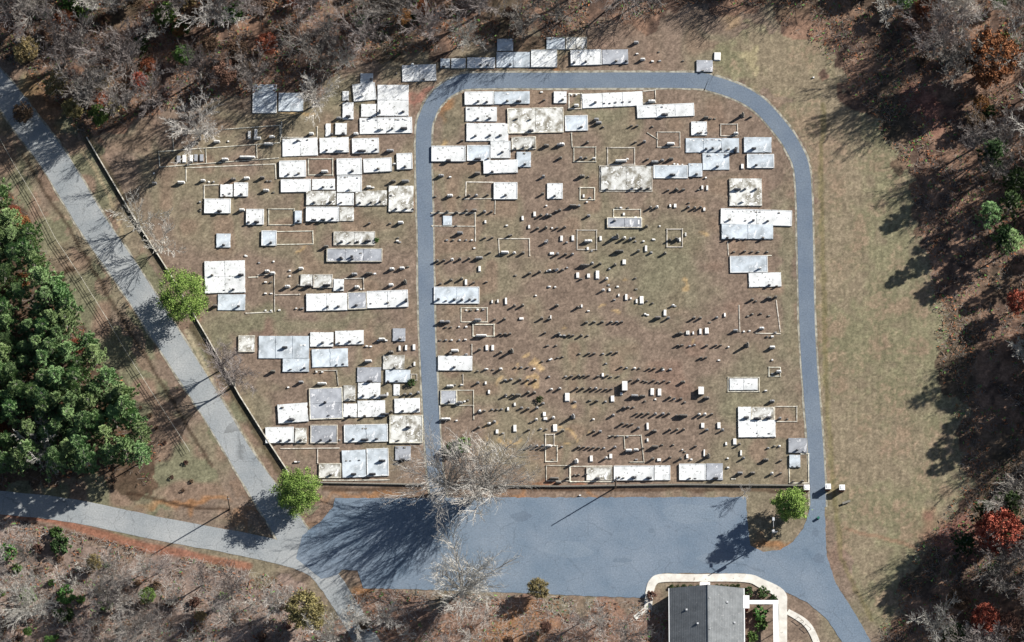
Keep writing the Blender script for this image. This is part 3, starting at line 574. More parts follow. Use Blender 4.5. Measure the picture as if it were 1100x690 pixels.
for (bx, by, bw, fl) in STONES:
    if fl != 'T' and fl != 'H' and 35 <= bw < 66: nhs += 1
    if fl == 'T': h = 1.9
    elif fl == 'H' or bw >= 66: h = .85
    elif bw < 35: h = .42
    elif bw < 48: h = .68
    else: h = .95
    h *= rnd.uniform(1.02, 1.2)
    off = h/math.tan(SUN_EL)/S*TZ*math.cos(SUN_AZ)
    wid = max(.42 if h < .5 else .56, (bw-off)/TZ*S)
    if fl == 'T': wid = .5
    if fl == 'H': wid = max(wid, .9)
    cx = bx+off/2/TZ; cy = by-off*.577/2/TZ
    p = P(cx, cy); mt = rnd.choices(('marble', 'granite', 'old'), (5, 3, 2) if fl == 'H' else (3, 3, 4) if cx < 455 else (1.2, 3, 6))[0]
    if any(a-1 < cx < c_+1 and b2 < cy < d_+3 for a, b2, c_, d_, *_r in SLABS) and rnd.random() < .8: mt = 'black'
    if fl == 'T':
        t = thing('obelisk', p, rnd.uniform(-.1, .1))
        o = mesh_obj('plinth', BM_[mt], t); o.scale = (.8, .8, .35); s_ = mesh_obj('shaft', shm[mt], t); s_.scale = (.5, .5, h-.35); s_.location.z = .35
        reg('obelisk', t, cx, cy, MN[mt]+' stone', 'obelisk'); continue
    if wid > .85:
        t = thing('monument', p, rnd.uniform(-.03, .03)); dep = rnd.uniform(.22, .3)
        o = mesh_obj('plinth', BM_[mt], t); o.scale = (wid+.16, dep+.12, .36)
        s_ = mesh_obj('tablet', TM[(mt, rnd.choice(('serp', 'flat')))], t); s_.scale = (wid, dep, h-.2); s_.location.z = .355
        reg('monument', t, cx, cy, MN[mt]+' wide', 'monument')
    else:
        if h >= .5:
            if nhs not in KEEP: SMALL.append((p, wid, rnd.uniform(.18, .27), h, rnd.uniform(-.08, .08))); continue
        nm_ = 'footstone' if h < .5 else 'headstone'
        t = thing(nm_, p, rnd.uniform(-.08, .08)); dep = rnd.uniform(.18, .27)
        o = mesh_obj('base', BM_[mt], t); o.scale = (wid+.1, dep+.1, .12)
        s_ = mesh_obj('tablet', TM[(mt, rnd.choice(('serp', 'flat', 'round')))], t); s_.scale = (wid, dep, h-.115); s_.location.z = .115
        if rnd.random() < .3: s_.rotation_euler.x = rnd.uniform(-.08, .08)
        sz = 'stubby' if h < .5 else 'middling' if h < .8 else 'tall'
        reg(nm_, t, cx, cy, sz+' '+MN[mt], nm_)
    nst += 1
if SMALL:
    mb = MB()
    for (p, wid, dep, h, rz) in SMALL:
        n0 = len(mb.v); mb.box(-wid/2, -dep/2, 0, wid/2, dep/2, h, .03); mt_ = Matrix.Rotation(rz, 3, 'Z')
        mb.v[n0:] = [tuple(mt_@Vector(v)+p) for v in mb.v[n0:]]
    tag(mb.build('headstones', M['old']), 'many small weathered headstones standing in the rows', 'headstones', kind='stuff')
lid = {}
for k in 'wg':
    mb = MB(); mb.box(-.46, -.46, .6, .46, .46, 1, .03); lid[k] = mb.mesh('lid', M['marble' if k == 'w' else 'g'])
for (x, y, w_, h_, tone) in LEDG:
    p = P(x, y); t = thing('grave_ledger', p, rnd.uniform(-.04, .04))
    o = mesh_obj('base', BM_['marble' if tone == 'w' else 'granite'], t); o.scale = (w_*S*.9, h_*S/math.cos(TILT)*.9, .2)
    o = mesh_obj('lid', lid[tone], t); o.scale = (w_*S*.88, h_*S/math.cos(TILT)*.88, .34)
    reg('grave ledger', t, x, y, 'white' if tone == 'w' else 'grey', 'grave ledger')
fmesh = {}
for k in ('marble', 'granite', 'old'):
    mb = MB(); mb.box(-.5, -.5, 0, .5, .5, 1, .08); fmesh[k] = mb.mesh('grave_marker', M[k])
for (x, y) in FOOT[:298]:
    k = rnd.choice(('marble', 'marble', 'granite', 'old'))
    o = mesh_obj('grave_marker', fmesh[k]); o.location = P(x, y); o.scale = (rnd.uniform(.35, .6), rnd.uniform(.25, .36), rnd.uniform(.22, .42)); o.rotation_euler.z = rnd.uniform(-.1, .1)
    reg('grave marker', o, x, y, 'small '+MN[k], 'grave marker')
finish_labels()
# raised tombs
def tomb(px, py, wx_, wy_, h, label, two=False):
    t = thing('box_tomb', P(px, py)); mb = MB(); mb.box(-wx_/2, -wy_/2, 0, wx_/2, wy_/2, h-.12); mb.build('tomb_body', M['old'], t)
    mb = MB(); mb.box(-wx_/2-.1, -wy_/2-.1, h-.118, wx_/2+.1, wy_/2+.1, h+.02, .02); mb.build('lid', M['marble'], t)
    tag(t, label, 'tomb')
tomb(671, 416, .95, 1.9, 1.15, 'raised white box tomb with long shadow, centre of the loop')
tomb(753, 421, 1.0, 1.5, 1.1, 'raised box tomb right of centre above two ledger graves')

# ------------------------------------------------------------------ boundary walls and fences
def wall(name, pts, wd, h, label, cat, m, posts=0):
    t = thing(name, P(*pts[0])); o0 = P(*pts[0]); mb = MB()
    for i, (a, b_) in enumerate(zip(pts, pts[1:])):
        mb.bar(P(*a)-o0, P(*b_)-o0, wd, -.05, h+.002*i)
    mb.build('masonry', m, t)
    k = MB()
    for i, (a, b_) in enumerate(zip(pts, pts[1:])): k.bar(P(*a)-o0, P(*b_)-o0, wd-.06, h+.006, h+.06+.003*i)
    k.build('coping', M['curb' if pts[0][0] < 100 else 'old'], t); tag(t, label, cat); return t
wall('boundary_wall', [(93, 148), (142, 231), (183, 295), (225, 367), (257, 425), (291, 479), (310, 508)], .28, .45, 'low boundary wall between the left road and the graves', 'wall', M['dirtwall'])
wall('boundary_wall', [(312, 519), (345, 519), (400, 520), (456, 521)], .3, .4, 'low wall below the bottom left graves, left of the lane', 'wall', M['dirtwall'])
wall('boundary_wall', [(484, 522), (600, 523), (730, 521), (864, 522)], .35, .45, 'long low wall between the loop graves and the parking lot', 'wall', M['dirtwall'])
def fence(pts, label):
    t = thing('wire_fence', P(*pts[0])); o0 = P(*pts[0]); r_ = MB(); cum = []
    for a, b_ in zip(pts, pts[1:]):
        A = P(*a)-o0; B = P(*b_)-o0; L = (B-A).length; k = max(1, int(L/4))
        for j in range(k):
            q = A+(B-A)*j/k; cum.append(q)
        for z in (.5, .85, 1.15): r_.tube((A.x, A.y, z), (B.x, B.y, z), .035, .035, 4)
    r_.build('wire', M['curb'], t)
    for q in cum:
        mb = MB(); mb.box(-.06, -.06, -.05, .06, .06, 1.25, .01); p = mb.build('post', M['curb'], t); p.location = q
    tag(t, label, 'fence')
fence([(0, 150), (12, 172), (38, 215), (60, 258), (88, 300), (116, 345), (135, 378), (165, 425), (192, 467), (204, 486)], 'long thin pale fence running between the pines and the left road')

# gate pillars
for (x, y, lb) in ((866, 526, 'white capped gate pillar left of the right lane'), (889, 525, 'white capped gate pillar at the right edge of the lane'), (904, 526, 'outermost white capped pillar on the grass right of the lane')):
    t = thing('gate_pillar', P(x, y)); mb = MB(); mb.box(-.5, -.5, -.05, .5, .5, 1.75); mb.build('shaft', M['brick'], t)
    mb = MB(); mb.box(-.62, -.62, 1.75, .62, .62, 1.95, .06); mb.box(-.4, -.4, 1.95, .4, .4, 2.05, .1); mb.build('cap', M['paint'], t)
    tag(t, lb, 'pillar', 'gate pillars at the lane entrance')
# low bench by the gate
t = thing('stone_bench', P(909, 540), .35); mb = MB(); mb.box(-.9, -.22, .42, .9, .22, .52); mb.build('seat', M['old'], t)
for sx in (-.65, .65):
    mb = MB(); mb.box(sx-.1, -.18, -.02, sx+.1, .18, .42); mb.build('leg', M['old'], t)
tag(t, 'low dark stone bench on the grass below the outer gate pillar', 'bench')
mb = MB(); mb.prism([(.28*math.cos(a), .28*math.sin(a)) for a in [k*math.pi/6 for k in range(12)]], .02, .75)
o = mb.build('waste_bin', mat('green_paint', (.02, .12, .09), rough=.5)); o.location = P(879, 557); tag(o, 'small dark green bin standing in the lane mouth', 'bin')

# utility poles
def pole(px, py, h, label, kind):
    t = thing('utility_pole', P(px, py)); mb = MB(); mb.tube((0, 0, -.1), (0, 0, h), .17, .11, 8, True); mb.build('shaft', M['wood'], t)
    if kind == 'light':
        mb = MB(); mb.tube((0, 0, h-1.2), (.0, 1.6, h-.5), .05, .04, 6); mb.build('arm', M['metal'], t)
        mb = MB(); mb.box(-.25, 1.5, h-.6, .25, 2.3, h-.42, .04); mb.build('lamp_head', M['metal'], t)
        mb = MB(); mb.tube((.0, -.35, h-2.6), (0, -.35, h-1.5), .3, .3, 10, True); mb.build('transformer', M['metal'], t)
    else:
        mb = MB(); mb.tube((0, 0, h-.2), (0, 0, h+.15), .05, .05, 6, True); mb.build('insulator', M['metal'], t)
        mb = MB(); mb.box(-.25, -.06, h-2.6, .25, .06, h-2.45); mb.build('bracket', M['metal'], t)
    tag(t, label, 'utility pole')
pole(661, 524, 9.4, 'bare wooden pole casting a shadow onto the parking lot', 'plain')
pole(247, 547, 11.4, 'wooden pole by the fork, its shadow across the lower left road', 'plain')
pole(829, 578, 9.5, 'wooden pole with transformer and lamp on the grass island', 'light')
# rock/sign at island
t = thing('entrance_sign', P(832, 573), .2); mb = MB(); mb.box(-.6, -.06, .5, .6, .06, 1.3, .01); mb.build('board', M['paint'], t)
for sx in (-.5, .5):
    mb = MB(); mb.box(sx-.05, -.05, -.05, sx+.05, .05, .5); mb.build('post', M['paint'], t)
tag(t, 'small white sign board on the grass island beside the pole', 'sign')

# ------------------------------------------------------------------ church
def church():
    hE, hR = 3.1, 6.4
    def G(px, py, z=0): return P(px, py, z)
    xl, xr, xm = P(719, 640, hE).x, P(799, 640, hE).x, P(760, 640, hE).x
    yt = P(760, 632, hE).y; yb = yt-34
    t = thing('church', (xm, (yt+yb)/2, 0)); o0 = Vector(t.location); X0 = xl-xm; X1 = xr-xm; Y1 = yt-o0.y; Y0 = yb-o0.y
    mb = MB(); a, b_ = X0+.6, X1-.6; y0, y1 = Y0+.5, Y1-.5
    mb.box(a, y0, -.05, b_, y1, hE-.02)
    for y, s in ((y1, 1), (y0, -1)):
        n = len(mb.v); mb.v += [(a, y, hE-.02), (b_, y, hE-.02), (0, y, hR-.25), (a, y-.2*s, hE-.02), (b_, y-.2*s, hE-.02), (0, y-.2*s, hR-.25)]
        mb.f += [(n, n+1, n+2), (n+5, n+4, n+3), (n, n+2, n+5, n+3), (n+2, n+1, n+4, n+5)]
    mb.build('wall', M['brick'], t)
    rm = mat('roof_shingles', (.185, .195, .20), (.13, .138, .142), .6, spots=((.25, .25, .25), 2.5, .6))
    mb = MB(); th = .18
    for s, xe in ((-1, X0), (1, X1)):
        n = len(mb.v)
        mb.v += [(0, Y0, hR), (0, Y1, hR), (xe, Y1, hE), (xe, Y0, hE), (0, Y0, hR-th), (0, Y1, hR-th), (xe, Y1, hE-th), (xe, Y0, hE-th)]
        fs = [(0, 1, 2, 3), (7, 6, 5, 4), (3, 2, 6, 7), (1, 5, 6, 2), (0, 3, 7, 4)]
        for f in fs: mb.f.append(tuple(n+i for i in (f if s > 0 else reversed(f))))
    rf = mb.build('roof', rm, t)
    # shingle courses
    k = MB()
    for s, xe in ((-1, X0), (1, X1)):
        for j in range(1, 22):
            u = j/22; x = xe*u; z = hR+(hE-hR)*u; u2 = (j+.12)/22; x2 = xe*u2; z2 = hR+(hE-hR)*u2
            c = [(x, Y0, z+.035), (x, Y1, z+.035), (x2, Y1, z2+.012), (x2, Y0, z2+.012)]
            if s > 0: c = c[::-1]
            k.quad(*c)
    k.build('shingle_course', rm, rf)
    mb = MB(); mb.box(-.16, Y0-.03, hR-.03, .16, Y1+.03, hR+.06, .05); mb.build('ridge_cap', rm, rf)
    mb = MB()
    for xe, s in ((X0, -1), (X1, 1)): mb.box(min(xe, xe+s*.16), Y0, hE-.2, max(xe, xe+s*.16), Y1, hE-.02)
    mb.build('gutter', M['paint'], t)
    for xe, s in ((a, -1), (b_, 1)):
        for j in range(6):
            yc = y0+3+j*5.2; f = MB(); f.box(min(xe+s*.01, xe+s*.09), yc-.65, .9, max(xe+s*.01, xe+s*.09), yc+.65, 2.6); w_ = f.build('window', M['paint'], t)
            p = MB(); p.box(min(xe+s*.09, xe+s*.12), yc-.5, 1.02, max(xe+s*.09, xe+s*.12), yc+.5, 2.48); p.build('pane', M['glass'], w_)
    mb = MB(); mb.box(-1.2, y1+.01, 0, .2, y1+.1, 2.3); d = mb.build('door', M['paint'], t); mb = MB(); mb.box(-.45, y1+.1, 1, -.38, y1+.16, 1.15); mb.build('handle', M['metal'], d)
    # little porch
    mb = MB(); mb.box(-1.6, y1+.5, 2.55, .6, y1+1.9, 2.72, .02); mb.build('porch_roof', M['paint'], t)
    for sx in (-1.4, .4):
        mb = MB(); mb.box(sx-.1, y1+1.6, -.02, sx+.1, y1+1.8, 2.55); mb.build('column', M['paint'], t)
    for j in range(9):
        mb = MB(); yy = Y0+4+j*3.4; mb.tube((.35, yy, hR-.25), (.35, yy, hR+.3), .06, .06, 6, True); 
        if j in (2, 4, 6, 8): mb.build('vent_pipe', M['paint'], rf)
    for (x_, y_) in ((-4.5, Y1-5), (-2.2, Y1-8.2), (4.1, Y1-3.4), (5.6, Y1-7.7)):
        z_ = hR+(hE-hR)*abs(x_)/X1; mb = MB(); mb.box(x_-.22, y_-.22, z_-.1, x_+.22, y_+.22, z_+.3, .04); mb.build('roof_vent', M['metal'], rf)
    # side annex
    A = P(797, 654, 2.4)-o0; B = P(804, 641, 2.4)-o0; mb = MB(); mb.box(A.x-.3, A.y, -.05, B.x, B.y, 2.3); mb.build('annex', M['brick'], t)
    mb = MB(); mb.box(A.x-.2, A.y-.1, 2.95, B.x+.15, B.y+.1, 3.15, .02); mb.build('annex_roof', M['paint'], t)
    tag(t, 'long church-like building with grey ridged roof below the parking lot', 'building')
church()
def cover_walk():
    t = thing('covered_walkway', P(834, 648)); o0 = P(834, 648)
    a = P(805, 647, 2.6)-o0; b_ = P(833, 647, 2.6)-o0; c = P(833, 720, 2.6)-o0
    mb = MB(); mb.box(a.x, b_.y-.45, 2.5, b_.x+.6, b_.y+.45, 2.66, .02); mb.box(b_.x-.55, c.y, 2.5, b_.x+.6, b_.y-.452, 2.66, .02); mb.build('canopy', M['paint'], t)
    for x, y in [(a.x+.2, b_.y), (a.x+2.6, b_.y), (b_.x, b_.y)]+[(b_.x, b_.y-3*k) for k in range(1, 5)]:
        mb = MB(); mb.box(x-.06, y-.06, -.02, x+.06, y+.06, 2.5); mb.build('post', M['paint'], t)
    tag(t, 'white L-shaped covered walkway leaving the right side of the building', 'walkway')
cover_walk()
for (x, y, lb) in ((860, 666, 'upper'), (868, 674, 'lower')):
    t = thing('handrail', P(x, y), -.7); mb = MB(); mb.tube((-.8, 0, .9), (.8, 0, .9), .05, .05, 6); mb.build('rail', M['wood'], t)
    for sx in (-.75, .75):
        mb = MB(); mb.tube((sx, 0, 0), (sx, 0, .9), .04, .04, 6); mb.build('post', M['wood'], t)
    tag(t, lb+' dark handrail across the narrow curved path', 'handrail')

# ------------------------------------------------------------------ trees
def grow(seed, height, spread, trunk_r, levels=5, up=.55, fork=.30, kids=(3, 4), twmin=.022, lean=0):
    r = random.Random(seed); T = MB(); B = MB()
    def rec(p, d, L, rad, lev):
        n = 3 if lev < 2 else 2; q = p
        for i in range(n):
            dd = (d+Vector((r.gauss(0, .13), r.gauss(0, .13), r.gauss(0, .08)+.05*up))).normalized()
            e = q+dd*L/n; r0 = rad*(1-.35*i/n); r1 = rad*(1-.35*(i+1)/n)
            (T if lev == 0 else B).tube(q, e, max(r0, twmin), max(r1, twmin), 6 if lev == 0 else 4 if lev < 2 else 3)
            if lev and lev < levels and i < n-1:
                for _ in range(1 if lev < 3 else 1):
                    side = dd.orthogonal(); side.rotate(Matrix.Rotation(r.uniform(0, 6.28), 3, dd)); 
                    rec(e, (dd*.6+side*.8+Vector((0, 0, up*.25))).normalized(), L*r.uniform(.45, .65), rad*.5, lev+1)
            q = e; d = dd
        if lev < levels:
            k = r.randint(*kids) if lev < levels-1 else 3
            if lev == 0: k += 2
            ph = r.uniform(0, 6.28)
            for i in range(k):
                side = d.orthogonal().normalized(); side.rotate(Matrix.Rotation(ph+6.28*i/k+r.uniform(-.4, .4), 3, d))
                sp = spread*r.uniform(.6, 1.25)
                nd = (d*1.0+side*sp+Vector((0, 0, up*.3))).normalized()
                rec(q, nd, L*r.uniform(.55, .8), rad*.58, lev+1)
    rec(Vector((0, 0, -.2)), Vector((0, 0, 1)), height*fork, trunk_r, 0)
    return T, B
def protos(name, seeds, mt, twig, **k):
    out = []
    for s in seeds:
        T, B = grow(s, **k); out.append((T.mesh('trunk', mt), B.mesh('branches', twig)))
    return out
def vase(seed, Ht, Rd, trunk_r, nl, twmin, bare_lo=.18, sides=(3, 2, 1)):
    r = random.Random(seed); T = MB(); B = MB(); fz = Ht*bare_lo
    T.tube((0, 0, -.2), (0, 0, fz), trunk_r*1.2, trunk_r, 8)
    def limb(p, d, L, rad, lev, out):
        n = 5 if lev == 0 else 3; q = p
        for i in range(n):
            d = (d+out*.10+Vector((r.gauss(0, .07), r.gauss(0, .07), r.gauss(0, .04)+(.07 if lev else .0)))).normalized()
            e = q+d*L/n; B.tube(q, e, max(rad*(1-i/(n+.6)), twmin), max(rad*(1-(i+1)/(n+.6)), twmin), 5 if lev == 0 else 3)
            if lev < 3:
                for _ in range((sides[0] if i else 1) if lev == 0 else sides[lev]):
                    side = d.orthogonal().normalized(); side.rotate(Matrix.Rotation(r.uniform(0, 6.28), 3, d))
                    nd = (d+side*r.uniform(.45, .95)+Vector((0, 0, .12))).normalized()
                    limb(q.lerp(e, r.uniform(.3, 1)), nd, L*r.uniform(.3, .48)*(1-.35*i/n), rad*.45, lev+1, Vector((nd.x, nd.y, 0))*.4)
            q = e
    for k in range(nl):
        a = 6.283*k/nl+r.uniform(-.25, .25); o = Vector((math.cos(a), math.sin(a), 0)); t = r.uniform(.35, 1.0)
        d = (o*Rd*t*.75+Vector((0, 0, Ht-fz))).normalized()
        limb(Vector((0, 0, fz*r.uniform(.7, 1.0))), d, math.hypot(Rd*t, (Ht-fz))*r.uniform(.8, 1.0), trunk_r*r.uniform(.45, .65), 0, o*t)
    return T, B
def vprotos(seeds, twig, *a, **k):
    out = []
    for s_ in seeds:
        T, B = vase(s_, *a, **k); out.append((T.mesh('trunk', M['bark']), B.mesh('branches', twig)))
    return out
BARE = vprotos((1, 2, 3, 4), M['twig'], 16, 5.5, .22, 8, .02, bare_lo=.35, sides=(3, 2, 2))+protos('bare', (1, 2), M['bark'], M['twig'], height=19, spread=.7, trunk_r=.24, levels=4)
PALE = vprotos((11, 12, 13), M['paletwig'], 15, 6.5, .28, 9, .021, bare_lo=.25, sides=(3, 2, 2))
SAP = vprotos((21, 22, 23), M['paletwig'], 8, 3.2, .1, 6, .02, bare_lo=.2, sides=(2, 2, 1))+protos('sap', (21,), M['bark'], M['twig'], height=9.5, spread=.7, trunk_r=.1, levels=4, twmin=.02)
LOTT = vprotos((31, 32, 33), M['paletwig'], 17.5, 10, .34, 16, .017, bare_lo=.08, sides=(4, 2, 1))
def leaf(mb, c, s, r):
    d = Vector((r.gauss(0, 1), r.gauss(0, 1), r.gauss(0, 1)+.6)).normalized(); u = d.orthogonal().normalized(); u.rotate(Matrix.Rotation(r.uniform(0, 6.28), 3, d)); v = d.cross(u)
    mb.quad(c-u*s-v*s*.6, c+u*s-v*s*.6, c+u*s+v*s*.6, c-u*s+v*s*.6)
def crown(seed, rx, rz, zc, clumps, per, ls, mt, shape='ball', solid=.55, cj=0):
    r = random.Random(seed); mb = MB(); lobes = [(r.uniform(0, 6.28), r.uniform(-.6, .9), r.uniform(.15, .35)) for _ in range(7)]
    for _ in range(clumps):
        while True:
            v = Vector((r.uniform(-1, 1), r.uniform(-1, 1), r.uniform(-1, 1)))
            if v.length <= 1: break
        v = v.normalized()*(solid+(1-solid)*v.length) if r.random() < .75 else v
        k = 1.0
        az = math.atan2(v.y, v.x)
        for la, lz, lh in lobes:
            dd = math.cos(az-la)*.7+(1-abs(v.z-lz))*.3; k += lh*max(0, dd-.55)
        k *= r.uniform(.8-cj*.4, 1.0+cj*.3)
        if shape == 'cone':
            t = (v.z+1)/2; k *= .55+.75*(1-t) if t > .25 else 1.0
            c = Vector((v.x*rx*k, v.y*rx*k, zc+v.z*rz))
        else: c = Vector((v.x*rx*k, v.y*rx*k, zc+v.z*rz*k))
        cr = rx*r.uniform(.10, .2)
        for _ in range(per):
            leaf(mb, c+Vector((r.gauss(0, cr*.6), r.gauss(0, cr*.6), r.gauss(0, cr*.45))), ls*r.uniform(.6, 1.2), r)
    return mb.mesh('crown', mt)
def trunk_mesh(h, r0, seed):
    r = random.Random(seed); mb = MB(); q = Vector((0, 0, -.2))
    for i in range(4):
        e = Vector((r.gauss(0, .12), r.gauss(0, .12), h*(i+1)/4)); mb.tube(q, e, r0*(1-.2*i), r0*(.8-.2*i)+.02, 7); q = e
    for i in range(6):
        a = 6.28*i/6; s = Vector((0, 0, h*(.4+.08*i))); mb.tube(s, s+Vector((math.cos(a)*h*.28, math.sin(a)*h*.28, h*.25)), r0*.4, .03, 4)
    return mb.mesh('trunk', M['bark'])
def pine(seed, h, mt):
    r = random.Random(seed); mb = MB(); br = MB()
    for i in range(5): br.tube((0, 0, h*i/5-.2), (0, 0, h*(i+1)/5-.2), .22*(1-i/5.6), .22*(1-(i+1)/5.6), 7)
    z = h*.38
    while z < h*.985:
        t = (z-h*.38)/(h*.62); L = (h*.2)*(1-t)**.75*r.uniform(.75, 1.15)+.35; k = r.randint(4, 6); ph = r.uniform(0, 6.28)
        for i in range(k):
            a = ph+6.28*i/k+r.uniform(-.3, .3); l_ = L*r.uniform(.55, 1.2); e = Vector((math.cos(a)*l_, math.sin(a)*l_, z+l_*.22)); br.tube((0, 0, z), e, .05, .02, 3)
            for u in (.45, .7, .88, 1.0):
                if r.random() < .12: continue
                c = Vector((0, 0, z)).lerp(e, u)+Vector((r.gauss(0, .12), r.gauss(0, .12), 0)); cs = .34*r.uniform(.7, 1.3)
                od = Vector((math.cos(a), math.sin(a), .35))
                for _ in range(44):
                    d = (od*1.1+Vector((r.gauss(0, .75), r.gauss(0, .75), r.gauss(.1, .6)))).normalized(); s = d.orthogonal().normalized()*.045; p0 = c-d*cs*.1; p1 = c+d*cs*r.uniform(.9, 1.7)
                    mb.quad(p0-s, p0+s, p1+s*.6, p1-s*.6)
        z += h*r.uniform(.035, .055)
    return br.mesh('trunk', M['bark']), mb.mesh('crown', mt)
PINE = [pine(s, 15, M['pine']) for s in (1, 2, 3, 4)]
DPINE = [pine(s, 15, M['dark']) for s in (5, 6)]
def leafset(mt, seeds, rx=2.6, rz=2.6, zc=5, clumps=150, per=46, ls=.115, h=6.5, **k):
    return [(trunk_mesh(h, .16, s), crown(s, rx, rz, zc, clumps, per, ls, M[mt], **k)) for s in seeds]
LEAFY = {k: leafset(k, (41+i, 51+i)) for i, k in enumerate(('rust', 'red', 'gold', 'green', 'brown', 'dark'))}
BUSH = {k: [crown(s, 1.0, .8, .75, 45, 22, .11, M[k], solid=.6) for s in (61, 62)] for k in ('green', 'dark', 'brown', 'gold')}
NT = {}; WOODS = []
def put(name, pr, px, py, sc, label, cat, group, rz=None, parts=('trunk', 'branches'), sz=None, r=rnd):
    t = thing(name, P(px, py), r.uniform(0, 6.28) if rz is None else rz); z = sz or sc*r.uniform(.9, 1.05); t.scale = (sc, sc, z)
    for nm, me in zip(parts, pr): mesh_obj(nm, me, t)
    WOODS.append((t, label, px)); tag(t, label, cat, group); NT[name] = NT.get(name, 0)+1; return t
TC = ('trunk', 'crown')
# the three fresh green trees
def special(px, py, rx, rz, zc, seed, h, label, shape, clumps=230):
    t = thing('green_tree', P(px, py)); mesh_obj('trunk', trunk_mesh(h*.75, .26, seed), t)
    mesh_obj('crown', crown(seed, rx, rz, zc, clumps, 70, .12, M['lime'], shape=shape, solid=.45, cj=.35), t); tag(t, label, 'tree')
special(197, 330, 5.2, 5.6, 7.4, 71, 12.5, 'bright green leafy tree beside the left road by the boundary wall', 'ball')
special(319, 535, 4.5, 4.3, 5.2, 72, 9.5, 'bright green leafy tree at the road fork left of the parking lot', 'ball')
special(850, 551, 3.3, 5.6, 6.6, 73, 12, 'slender green tree on the grass island by the gate pillars', 'cone', 210)
# named bare trees
put('bare_tree', LOTT[0], 481, 524, .95, 'big pale bare tree at the lane mouth, left of its twin', 'tree', None, 1.0)
put('bare_tree', LOTT[1], 522, 527, .95, 'big pale bare tree on the lot edge, right of its twin', 'tree', None, 2.1)
put('bare_tree', LOTT[2], 497, 636, 1.0, 'spreading bare tree on the lower edge of the parking lot', 'tree', None, .4)
put('bare_tree', SAP[0], 150, 244, 1.35, 'small bare tree leaning over the boundary wall, left of a pair', 'tree', None)
put('bare_tree', SAP[1], 175, 268, 1.3, 'small bare tree at the boundary wall, right of a pair', 'tree', None)
put('bare_tree', BARE[0], 252, 415, .95, 'wispy bare tree between the left road and the lower left graves', 'tree', None)
put('bare_tree', BARE[3], 240, 396, .7, 'slight bare tree just above the wispy one beside the left road', 'tree', None)
put('bare_tree', PALE[0], 46, 492, .85, 'silvery bare tree standing among the left pines', 'tree', None)
put('bare_tree', PALE[1], 215, 150, 1.0, 'large pale bare tree above the brown curbed plots', 'tree', None)
put('bare_tree', PALE[2], 340, 112, .7, 'pale bare tree among the shaded slabs at the upper left', 'tree', None)
put('bare_tree', PALE[0], 372, 70, .5, 'crooked pale bare tree at the wood edge above the upper left graves', 'tree', None)
put('bare_tree', PALE[1], 500, 46, .6, 'fan-shaped bare tree at the wood edge above the lane corner', 'tree', None)
put('bare_tree', SAP[2], 800, 531, .5, 'tiny bare sapling at the corner of the parking lot', 'tree', None)
put('bare_tree', SAP[1], 642, 672, .9, 'bare sapling on the leafy bank below the parking lot', 'tree', None)
put('leafy_tree', LEAFY['gold'][0], 577, 636, .8, 'pale yellow-green tree on the lower edge of the parking lot', 'tree', None, parts=TC)
put('leafy_tree', LEAFY['gold'][1], 330, 666, 1.5, 'olive-gold tree at the bottom beside the old road', 'tree', None, parts=TC)
put('leafy_tree', LEAFY['gold'][0], 103, 608, .6, 'small yellow tree in the scrub below the lower left road', 'tree', None, parts=TC)
for (x, y, s, lb) in ((1070, 584, 1.75, 'broad red tree at the right wood edge, level with the gate'), (1055, 672, 1.1, 'orange-red tree near the bottom right corner'), (1092, 332, .9, 'red tree on the right edge beside bare trees')):
    put('leafy_tree', LEAFY['red'][0], x, y, s, lb, 'tree', None, parts=TC, sz=s*1.25)
for (x, y, s, lb) in ((1062, 75, 2.0, 'large rust-brown oak in the upper right wood'), (992, 14, .8, 'small orange tree at the top of the right wood')):
    put('leafy_tree', LEAFY['rust'][0], x, y, s, lb, 'tree', None, parts=TC)
for (x, y, s, lb) in ((1060, 244, .95, 'bright green pine at the right wood edge'), (1083, 271, .95, 'green pine below the bright one on the right wood edge')):
    put('pine_tree', PINE[0], x, y, s, lb, 'pine tree', None, parts=TC)
put('bare_tree', PALE[2], 1003, 678, .7, 'silvery bare tree near the bottom right corner', 'tree', None)
for (x, y, s, k, lb) in ((30, 60, 1.0, 'gold', 'olive-gold tree above the top of the left road'), (62, 96, .95, 'gold', 'golden tree just right of the upper left road'), (108, 92, 1.0, 'gold', 'wide golden tree above the end of the boundary wall'), (78, 122, .8, 'gold', 'low olive tree beside the upper left road'), (26, 128, .8, 'brown', 'brown tree at the left bend of the upper road'), (16, 30, .9, 'rust', 'rusty tree near the top left corner'), (70, 30, .9, 'rust', 'rusty tree in the wood above the golden trees'), (150, 92, .7, 'red', 'small red tree in the wood above the wall end')):
    put('leafy_tree', LEAFY[k][0], x, y, s, lb, 'tree', None, parts=TC)
put('bare_tree', PALE[1], 352, 690, .75, 'pale bare tree over the road spur at the bottom', 'tree', None); put('bare_tree', PALE[0], 298, 655, .6, 'pale bare tree left of the road spur', 'tree', None)
put('bare_tree', PALE[1], 384, 672, .55, 'small pale bare tree standing at the right edge of the road spur', 'tree', None)
put('bare_tree', PALE[2], 415, 668, .5, 'pale bare tree right of the road spur', 'tree', None); put('bare_tree', LOTT[1], 30, 655, .55, 'wide pale bare tree near the bottom left corner', 'tree', None)
for (x, y) in ((70, 70), (95, 112), (130, 75), (40, 20)): put('bare_tree', BARE[x % 4], x, y, 1.15, 'tall bare tree leaning over the upper left road', 'tree', 'tall bare trees by the upper left road')
